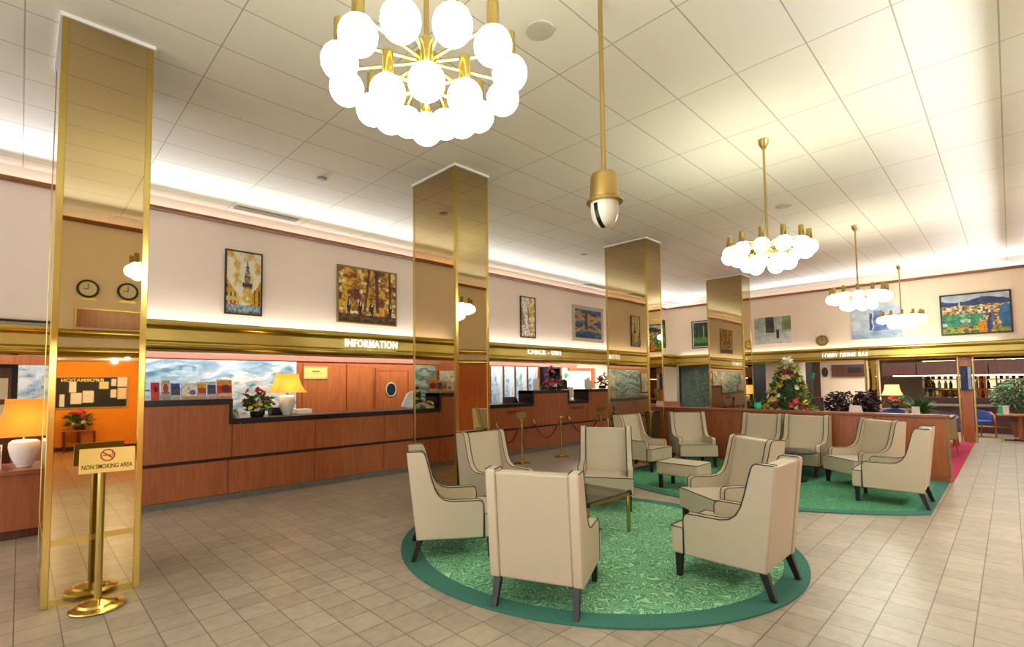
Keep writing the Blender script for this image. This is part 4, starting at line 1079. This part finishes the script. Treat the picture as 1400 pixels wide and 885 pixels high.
# desk, chair & papers at the peach wall
t = thing('writing_desk', 'pink cloth covered desk before the peach wall', 'desk', (14.2, 2.95, .0125))
MB().box((-.4, -.7, .74), (.4, .6, .78)).build('desk_top', 'magenta', t, bevel=.005); MB().box((-.38, -.68, 0), (.38, .58, .74)).build('cloth', 'magenta', t)
p = P(0, 13.9, 1140, 553)
tag(MB().hexa([(13.83, 2.35, .793), (13.83, 2.6, .793), (14.0, 2.6, .793), (14.0, 2.35, .793)], [(13.85, 2.37, 1.0), (13.85, 2.58, 1.0), (13.9, 2.58, 1.0), (13.9, 2.37, 1.0)]).build('paper_stand', 'paper'), 'white paper stand on the pink desk', 'paper stand')
t = thing('mesh_chair', 'dark office chair behind the festive tree', 'chair', (15.4, P(0, 15.4, 1112, 545).y, .0125))
MB().box((-.05, -.24, .62), (.0, .24, 1.12)).build('backrest', 'mauve', t, bevel=.03); MB().box((-.5, -.25, .44), (-.02, .25, .52)).build('seat', 'mauve', t, bevel=.02)
MB().lathe([(.28, 0), (.28, .03), (.03, .06), (.03, .44)], 12, (-.25, 0, 0)).build('pedestal', 'black', t); MB().box((-.03, -.03, .5), (0.02, .03, .7)).build('bracket', 'black', t)
tree('potted_plant', 'dark purple leaved bushy plant left of the bar', 'plant', (16.2, P(0, 16.2, 1163, 545).y, .0125), 1.3, .55, .55, 700, .16, .07, 'purpleleaf', poth=.45)
# hanging cabinet band and bar
t = thing('bar_header', 'dark red wooden header board above the bar', 'header', (20.6, 0, 0))
for y0, y1 in ((2.05, 2.9), (.45, 2.03), (-1.2, .43), (-2.8, -1.22)): MB().box((-.1, y0, 1.7), (.1, y1, 2.12)).build('board', 'darkwood', t, bevel=.003)
MB().box((-.11, -2.8, 1.672), (.1, 2.62, 1.7)).build('light_strip', 'striplight', t)
cy0, cy1 = P(0, 20.3, 1183, 510).y, P(0, 20.3, 1137, 510).y
t = thing('wall_cabinet', 'dark red wooden cupboard hung high on the peach wall left of the bar', 'cabinet', (20.33, (cy0+cy1)/2, 1.7)); w = (cy1-cy0)/2
MB().box((-.05, -w, 0), (.065, w, .4)).build('body', 'darkwood', t, bevel=.003); MB().box((-.056, -w*.8, .12), (-.05, 0, .3)).build('grille', 'black', t)
t = thing('bar_counter', 'dark bar counter with grey stone top under the header', 'counter', (20.6, 0, 0))
MB().box((-.25, -2.7, 0), (.35, 2.7, .76)).build('front', 'darkwood', t); MB().box((-.38, -2.75, .76), (.42, 2.75, .81)).build('stone_top', 'stone', t, bevel=.005); MB().tube([(-.33, -2.6, .2), (-.33, 2.6, .2)], .025, 8).build('foot_rail', 'brass', t)
t = thing('back_bar', 'mirrored back bar with dark shelves of bottles', 'shelf', (22.4, 0, 0))
MB().box((.12, -2.8, .1), (.16, 2.1, 2.2)).build('mirror_back', 'mirror', t); mb = MB()
for z in (.95, 1.25, 1.55): mb.box((-.12, -2.8, z), (.12, 2.1, z+.025))
for y in (-2.8, -1.2, .3, 1.2, 2.08): mb.box((-.13, y, .1), (.12, y+.03, 2.2))
mb.build('shelves', 'darkwood', t); MB().box((-.2, -2.8, 0), (.12, 2.1, .95)).build('cupboard', 'darkwood', t)
bc = [('bottle_green', '2c4a26'), ('bottle_amber', '8a4a16'), ('bottle_clear', 'c7cdbd'), ('bottle_dark', '1c1614'), ('bottle_gold', 'c99a3a'), ('bottle_red', '7a1a1e')]
for n_, c_ in bc: M[n_] = plain(n_, c_, .12, var=.1)
protos = {}
names = {'bottle_green': 'green', 'bottle_amber': 'amber', 'bottle_clear': 'clear', 'bottle_dark': 'dark', 'bottle_gold': 'golden', 'bottle_red': 'red'}
for zi, z in enumerate((.976, 1.276, 1.576)):
    for k in range(22):
        y = 1.95-k*.145+random.uniform(-.02, .02)
        if any(abs(y-q) < .07 for q in (1.215, .315, -1.185)): continue
        key = random.choice(list(names)); h = random.uniform(.23, .27)
        row = ('lowest', 'middle', 'top')[zi]
        if key not in protos:
            me = MB().lathe([(.03, 0), (.036, .01), (.036, .14), (.028, .17), (.013, .19), (.013, .235), (.015, .24), (.013, .25)], 12).build('bottle', key, smooth=40); protos[key] = me; o = me
        else:
            o = protos[key].copy(); COL.objects.link(o)
        o.location = (22.4, y, z+.001); o.rotation_euler = (0, 0, 0)
        tag(o, '%s bottle on the %s shelf of the back bar' % (names[key], row), 'bottle', '%s bottles on the %s back bar shelf' % (names[key], row))
# bar lamp, flowers, plants
p = P(0, 20.5, 1221, 553)
lamp((20.45, p.y, .811), 1, 'table lamp with a pale yellow shade on the bar counter', .09, .22, .34, .22, .34, 'shade3', 1.0, 6)
p = P(0, 19.4, 1224, 550)
t = thing('round_cafe_table', 'round wooden table with red flowers before the bar', 'table', (19.3, p.y, 0))
MB().lathe([(.4, .66), (.42, .67), (.42, .69), (.4, .7), (.01, .7)], 28).build('table_top', 'tablewood', t); MB().lathe([(.25, 0), (.25, .02), (.04, .04), (.04, .66)], 16).build('pedestal', 'darkwood', t)
bouquet('flower_arrangement', 'red poinsettia on the small table below the bar lamp', 'flowers', (19.3, p.y, .701), .3, .36, [('redpetal', 26, .14, .34, (0, 0))], 16, bs=.07)
tree('potted_plant', 'bright green spiky leaved plant before the bar', 'plant', (18.0, P(0, 18.0, 1257, 545).y, 0), 1.36, .52, .62, 230, .5, .035, 'green', poth=.55, shape='fan')
tree('potted_plant', 'grey green bushy tree at the right edge by the bar', 'plant', (19.55, P(0, 19.55, 1391, 540).y, 0), 1.58, .47, .55, 1500, .1, .05, 'greyleaf', poth=.4)
# blue tub chair
def tub_chair(loc, rz, label, mat):
    t = thing('tub_chair', label, 'chair', loc, rz)
    n = 15; out = []; inn = []
    arc = [R(115-230*k/(n-1)) for k in range(n)]
    vs = []; fs = []
    for a in arc:
        x, y = -math.cos(a), math.sin(a); f = abs(a)/R(115); top = .74-.14*f**1.6
        for r, z in ((.33, .36), (.33, top), (.27, top), (.27, .36)): vs.append((x*r*.95, y*r, z))
    for k in range(n-1):
        for q in range(4): fs.append((k*4+q, k*4+(q+1) % 4, (k+1)*4+(q+1) % 4, (k+1)*4+q))
    fs += [(0, 1, 2, 3), tuple(range(4*n-4, 4*n))[::-1]]
    MB().add(vs, fs).build('backrest', mat, t, smooth=40)
    MB().prism([(.3*math.cos(2*math.pi*k/24)*(1.0 if math.cos(2*math.pi*k/24) < 0 else 1.1), .27*math.sin(2*math.pi*k/24)) for k in range(24)], lambda a, b, q: (a, b, q), .33, .45).build('seat', mat, t, bevel=.02)
    for s in (-1, 1):
        MB().tube([(.17, s*.3, 0), (.15, s*.3, .4), (.12, s*.305, .6), (-.05, s*.315, .67)], .02, 8).build('leg', 'tablewood', t, smooth=60)
        MB().tube([(-.26, s*.2, 0), (-.2, s*.2, .36)], .018, 8).build('leg', 'tablewood', t, smooth=60)
    return t
tub_chair((19.05, .68, 0), R(-150), 'blue upholstered tub chair with wooden arms before the bar', 'blue')
tub_chair((18.3, P(0, 18.3, 1221, 556).y, 0), R(180), 'blue tub chair whose top shows behind the partition left of the spiky plant', 'blue')
tub_chair((13.9, 1.12, .02), R(60), 'tan tub chair on the magenta carpet behind the partition end', 'tan')
def cafe_table(x, y, label, r=.45, h=.72):
    t = thing('cafe_table', label, 'table', (x, y, .0125 if x < 17 else 0))
    MB().box((-r, -r, h-.03), (r, r, h)).build('table_top', 'tablewood', t, bevel=.005); MB().tube([(0, 0, .03), (0, 0, h-.03)], .05, 12).build('pedestal', 'tablewood', t, smooth=60)
    for a in (0, 90): MB().box((-.32, -.03, 0), (.32, .03, .03), Matrix.Rotation(R(a+20), 4, 'Z')).build('foot', 'black', t)
    return t
cafe_table(18.4, -.12, 'wooden cafe table at the right edge holding a menu card', .42, .67)
cafe_table(14.9, 1.35, 'orange wooden table standing on the magenta carpet', .45, .76)
tub_chair((16.0, 1.2, .02), R(160), 'blue tub chair on the far side of the orange wooden table', 'blue')
p = P(0, 18.3, 1372, 553)
t = thing('menu_card', 'green and white folded menu card on the table at the right edge', 'menu card', (18.3, p.y, .671))
MB().hexa([(-.03, -.09, 0), (.03, -.09, 0), (.03, .1, 0), (-.03, .1, 0)], [(-.004, -.09, .22), (.004, -.09, .22), (.004, .1, .22), (-.004, .1, .22)]).build('card', 'paper', t); MB().hexa([(-.038, .02, 0), (-.032, .02, 0), (-.032, .1, 0), (-.038, .1, 0)], [(-.012, .02, .21), (-.006, .02, .21), (-.006, .1, .21), (-.012, .1, .21)]).build('green_strip', 'greensign', t)
p = P(0, 14.9, 1256, 556)
t = thing('menu_card', 'white menu card standing on the orange wooden table', 'menu card', (14.6, 1.5, .774))
MB().hexa([(-.03, -.07, 0), (.03, -.07, 0), (.03, .07, 0), (-.03, .07, 0)], [(-.004, -.07, .2), (.004, -.07, .2), (.004, .07, .2), (-.004, .07, .2)]).build('card', 'paper', t)
# far wall picture above bar at right
p = P(0, 23.9, 1375, 525)
t = thing('wall_picture', 'pale blue and pink picture on the wall beyond the bar', 'picture', (23.95, p.y, 1.75), -math.pi/2)
MB().box((-.75, -.03, -.4), (.75, .03, .4)).build('backing', 'white', t); canvas('print', 1.5, .8, 40, 24, lambda u, v: mixc(mixc(hexc('a9b6dc'), hexc('e8e6f0'), .5+fbm(u*4, v*5, 2)), hexc('c04a7a'), max(0, (u-.75)*3)*(.5+fbm(u*8, v*8, 4))), t, (0, -.032, 0))
for i, (u, v) in enumerate(((1170, 500.5), (1215, 497), (1276, 496.5), (1388, 491))):
    p = P(0, 18.2, u, v); t = thing('downlight', 'small lit ceiling downlight over the bar, %s from the left' % ('first', 'second', 'third', 'fourth')[i], 'downlight', (18.2, p.y, 2.3), 0, 'bar downlights')
    MB().lathe([(.06, -.001), (.06, -.012), (.045, -.012)], 20).build('ring', 'brass', t); MB().lathe([(.044, -.013), (.03, -.016), (.004, -.017)], 16).build('lens', 'spot', t)

# ------------------------------------------------------------------ right wall and alcove, visible in the mirrors
VY = 2*PY
def V(u, v, wall):      # real point on the plane y = wall whose mirror image is seen at u, v
    p = P(1, VY-wall, u, v); return Vector((p.x, wall, p.z))
def wall_item(p, w, h, name, label, cat):
    t = thing(name, label, cat, p, math.pi); return t
for (u, v), l in zip(((120, 396), (174, 400)), ('round wall clock with dark rim reflected at left in the first pillar', 'round wall clock with dark rim reflected at right in the first pillar')):
    p = V(u, v, RY+.002); t = thing('round_clock', l, 'clock', p, math.pi, 'round wall clocks')
    MB().prism([(.13*math.cos(2*math.pi*k/32), .13*math.sin(2*math.pi*k/32)) for k in range(32)], lambda a, b, q: (a, q, b), -.02, 0).build('dial', 'cream', t)
    MB().tube([(.13*math.cos(2*math.pi*k/32), -.02, .13*math.sin(2*math.pi*k/32)) for k in range(33)], .016, 8).build('rim', 'ink', t, smooth=60)
    MB().box((-.005, -.026, -.01), (.005, -.022, .08)).build('hand', 'ink', t); MB().box((-.01, -.026, -.005), (.06, -.022, .005)).build('hand', 'ink', t)
    q = P(1, VY-RY, u, v+14); t = thing('city_plate', 'small brass name plate under the clock reflected at ' + ('left' if u < 150 else 'right') + ' in the first pillar', 'plate', (q.x, RY+.002, q.z), math.pi, 'clock name plates')
    MB().box((-.11, -.008, -.02), (.11, 0, .02)).build('plate', 'satin', t)
a, b = V(105, 423, RY), V(240, 456, RY)
t = thing('wood_panel', 'brass framed wooden panel under the wall clocks in the mirror', 'panel', ((a.x+b.x)/2, RY+.002, (2.56+a.z)/2), math.pi); w = b.x-a.x; h = a.z-2.56
MB().box((-w/2, -.015, -h/2), (w/2, 0, h/2)).build('board', 'cherry2', t)
MB().box((-w/2-.02, -.025, -h/2), (-w/2, 0, h/2+.02)).box((w/2, -.025, -h/2), (w/2+.02, 0, h/2+.02)).box((-w/2, -.025, h/2), (w/2, 0, h/2+.02)).build('frame', 'gold', t)
AY = -6.3
a, b = V(60, 515, AY), V(172, 558, AY)
t = thing('notice_board', 'black INFORMATION notice board with papers on the orange wall, seen in the mirror', 'notice board', ((a.x+b.x)/2, AY, (1.84+1.07)/2), math.pi); w = b.x-a.x; h = .77
MB().box((-w/2, -.03, -h/2), (w/2, 0, h/2)).build('board', 'board', t)
MB().box((-w/2-.02, -.04, -h/2-.02), (w/2+.02, 0, -h/2)).box((-w/2-.02, -.04, h/2), (w/2+.02, 0, h/2+.02)).box((-w/2-.02, -.04, -h/2), (-w/2, 0, h/2)).box((w/2, -.04, -h/2), (w/2+.02, 0, h/2)).build('frame', 'silverframe', t)
tx = text_mesh('board_title', 'INFORMATION', 'satin', .12, .004, t, .001); tx.matrix_local = Matrix.Translation((.06, -.034, h/2-.075)) @ facing((1, 0, 0), (0, 0, 1))
tc = t.location
for u0, v0, u1, v1, m in ((97, 522, 106, 537, 'paper'), (99, 538, 113, 553, 'paper'), (115, 535, 129, 551, 'paper'), (137, 522, 149, 532, 'creampaper'), (153, 518, 159, 528, 'paper'), (161, 515, 173, 529, 'paper'), (152, 533, 159, 544, 'paper'), (161, 531, 172, 546, 'creampaper'), (84, 540, 90, 557, 'paper')):
    a, b = V(u0, v0, AY), V(u1, v1, AY)
    MB().box((tc.x-b.x, -.034, b.z-tc.z), (tc.x-a.x, -.0305, a.z-tc.z)).build('notice_paper', m, t)
a, b = V(86, 592, AY+.35), V(132, 588, AY+.35)
t = thing('console_table', 'low wooden console table against the orange wall, seen in the mirror', 'table', ((a.x+b.x)/2, AY+.3, 0), math.pi); w = b.x-a.x; hz = .52
MB().box((-w/2, -.2, hz-.03), (w/2, .2, hz)).build('table_top', 'tablewood', t, bevel=.004)
for s in (-1, 0, 1):
    for y in (-.16, .16): MB().box((s*(w/2-.04)-.02, y-.02, 0), (s*(w/2-.04)+.02, y+.02, hz-.03)).build('leg', 'darkwood', t)
MB().box((-w/2+.06, -.15, hz-.3), (-.02, .15, hz-.03)).build('drawer', 'tablewood', t); 
bouquet('flower_arrangement', 'red poinsettia on the console table by the orange wall, seen in the mirror', 'flowers', (t.location.x+.02, AY+.3, hz+.001), .26, .45, [('redpetal', 14, .25, .45, (0, 0)), ('whitepetal', 4, .1, .2, (.08, 0))], 26, bs=.07)
# cream pier with exit sign opposite the second pillar
t = thing('exit_pier', 'cream pier with wooden dado and green exit sign, seen in the second pillar mirror', 'pier', (6.1, -2.3, 0)); t['kind'] = 'thing'
MB().box((-.45, -.2, .9), (.45, .2, 2.25)).build('shaft', 'cream', t); MB().box((-.47, -.22, 0), (.47, .22, .9)).build('dado', 'cherry', t)
MB().box((-.1, .2, 1.85), (.1, .215, 1.97)).build('exit_sign', 'greensign', t)

# ------------------------------------------------------------------ left edge leaflet display and dark cabinet door
p = P(1, 7.45, 8, 611)
t = thing('leaflet_stand', 'leaflet stand with a dark photo on the low desk at the left edge', 'leaflet stand', (p.x-.13, 7.5, .726))
MB().hexa([(-.2, -.04, 0), (.1, -.04, 0), (.1, .06, 0), (-.2, .06, 0)], [(-.2, .04, .25), (.1, .04, .25), (.1, .07, .25), (-.2, .07, .25)]).build('holder', 'paper', t)
c = canvas('leaflet', .28, .23, 20, 14, lambda u, v: mixc(hexc('d8d4e6'), hexc('2a3160'), (v > .45)*(.8+fbm(u*6, v*6, 1))+.3*fbm(u*9, v*9, 2)), t, (-.05, -.044, .125))
for v in c.data.vertices: v.co.y += .08*v.co.z/.25-.002
p = P(1, 8.9, 6, 540)
t = thing('notice_cabinet', 'dark framed notice cabinet at the far left edge', 'notice board', (p.x-.3, 8.95, 0))
MB().box((-.5, -.04, .95), (.42, .04, 1.9)).build('frame', 'board', t); MB().box((-.42, -.045, 1.0), (.36, -.041, 1.85)).build('backing', 'darkwood', t); MB().box((.1, -.05, 1.45), (.33, -.046, 1.72)).build('notice_paper', 'creampaper', t); MB().box((.1, -.05, 1.1), (.33, -.046, 1.38)).build('notice_paper', 'creampaper', t)
MB().box((-.46, -.03, 0), (.38, .03, .95)).build('stand', 'darkwood', t)

# ------------------------------------------------------------------ light
LC = (.78, .86, 1.0)
area('cove_left', ((X0+BX)/2, WY-.02, 4.301), (BX-X0, .005), 70, LC, (R(-94), 0, 0), 30)
area('cove_left_wash', ((X0+BX)/2, WY-.03, 4.302), (BX-X0, .01), 8, LC, (R(-125), 0, 0))
area('cove_back', (BX-.02, (WY+RY)/2, 4.301), (.005, WY-RY), 26, LC, (0, R(94), 0), 30)
area('cove_back_wash', (BX-.03, (WY+RY)/2, 4.302), (.01, WY-RY), 3.5, LC, (0, R(125), 0))
area('cove_right', ((X0+BX)/2, RY+.02, 4.301), (BX-X0, .005), 62, LC, (R(94), 0, 0), 30)
area('cove_right_wash', ((X0+BX)/2, RY+.03, 4.302), (BX-X0, .01), 8, LC, (R(125), 0, 0))
area('band_uplight_left', (9, WY-.14, 2.5), (16, .05), 26, (1, .95, .84), (R(180), 0, 0))
area('band_uplight_back', (BX-.08, 4.2, 2.45), (.05, 8), 9, (1, .93, .8), (R(180), 0, 0))
area('recess_left', (6.5, 9.15, 2.34), (12, .1), 62, (1, .98, .95), (R(38), 0, 0))
area('recess_far_left', (-2, 9.0, 2.34), (4, .1), 20, (1, .98, .95), (R(32), 0, 0))
area('recess_office', (13.5, 9.0, 2.3), (3, .3), 40, (1, .96, .9))
area('bar_ceiling', (19, 1.5, 2.296), (1.5, 5), 60, (1, .93, .82))
area('bar_left', (19, 6.5, 2.296), (1, 4), 25, (1, .97, .92))
area('partition_zone', (14.5, 3.5, 4.3), (3, 3), 0.1, (1, .93, .82))
for q in ((.4, -3.0), (1.6, -3.0), (.4, -4.8), (1.6, -4.8)): point('alcove_spot', (q[0], q[1], 2.21), 26, (1, .92, .8), .035)
area('right_passage', (7, -1.2, 2.24), (6, .6), 60, (1, .94, .85))
SC.world = bpy.data.worlds.new('world'); SC.world.use_nodes = True
bg = SC.world.node_tree.nodes['Background']; bg.inputs[0].default_value = (.95, .97, 1, 1); bg.inputs[1].default_value = 1.0

# ------------------------------------------------------------------ camera
cam = bpy.data.cameras.new('camera'); co = bpy.data.objects.new('camera', cam); COL.objects.link(co)
m = Matrix((RT, UP, -FW)).transposed().to_4x4(); m.translation = (0, 0, CH); co.matrix_world = m
cam.sensor_fit = 'HORIZONTAL'; cam.sensor_width = 36; cam.lens = F_/1400*36
cam.shift_x = .5-CX/1400; cam.shift_y = (CY-442.5)/1400; cam.clip_start = .02
SC.camera = co
SC.view_settings.view_transform = 'Standard'; SC.view_settings.look = 'None'; SC.view_settings.gamma = 1; SC.view_settings.use_curve_mapping = False
SC.view_settings.exposure = 1.22
SC.cycles.use_denoising = True; SC.cycles.max_bounces = 10; SC.cycles.sample_clamp_indirect = 6; SC.cycles.caustics_reflective = False; SC.cycles.caustics_refractive = False
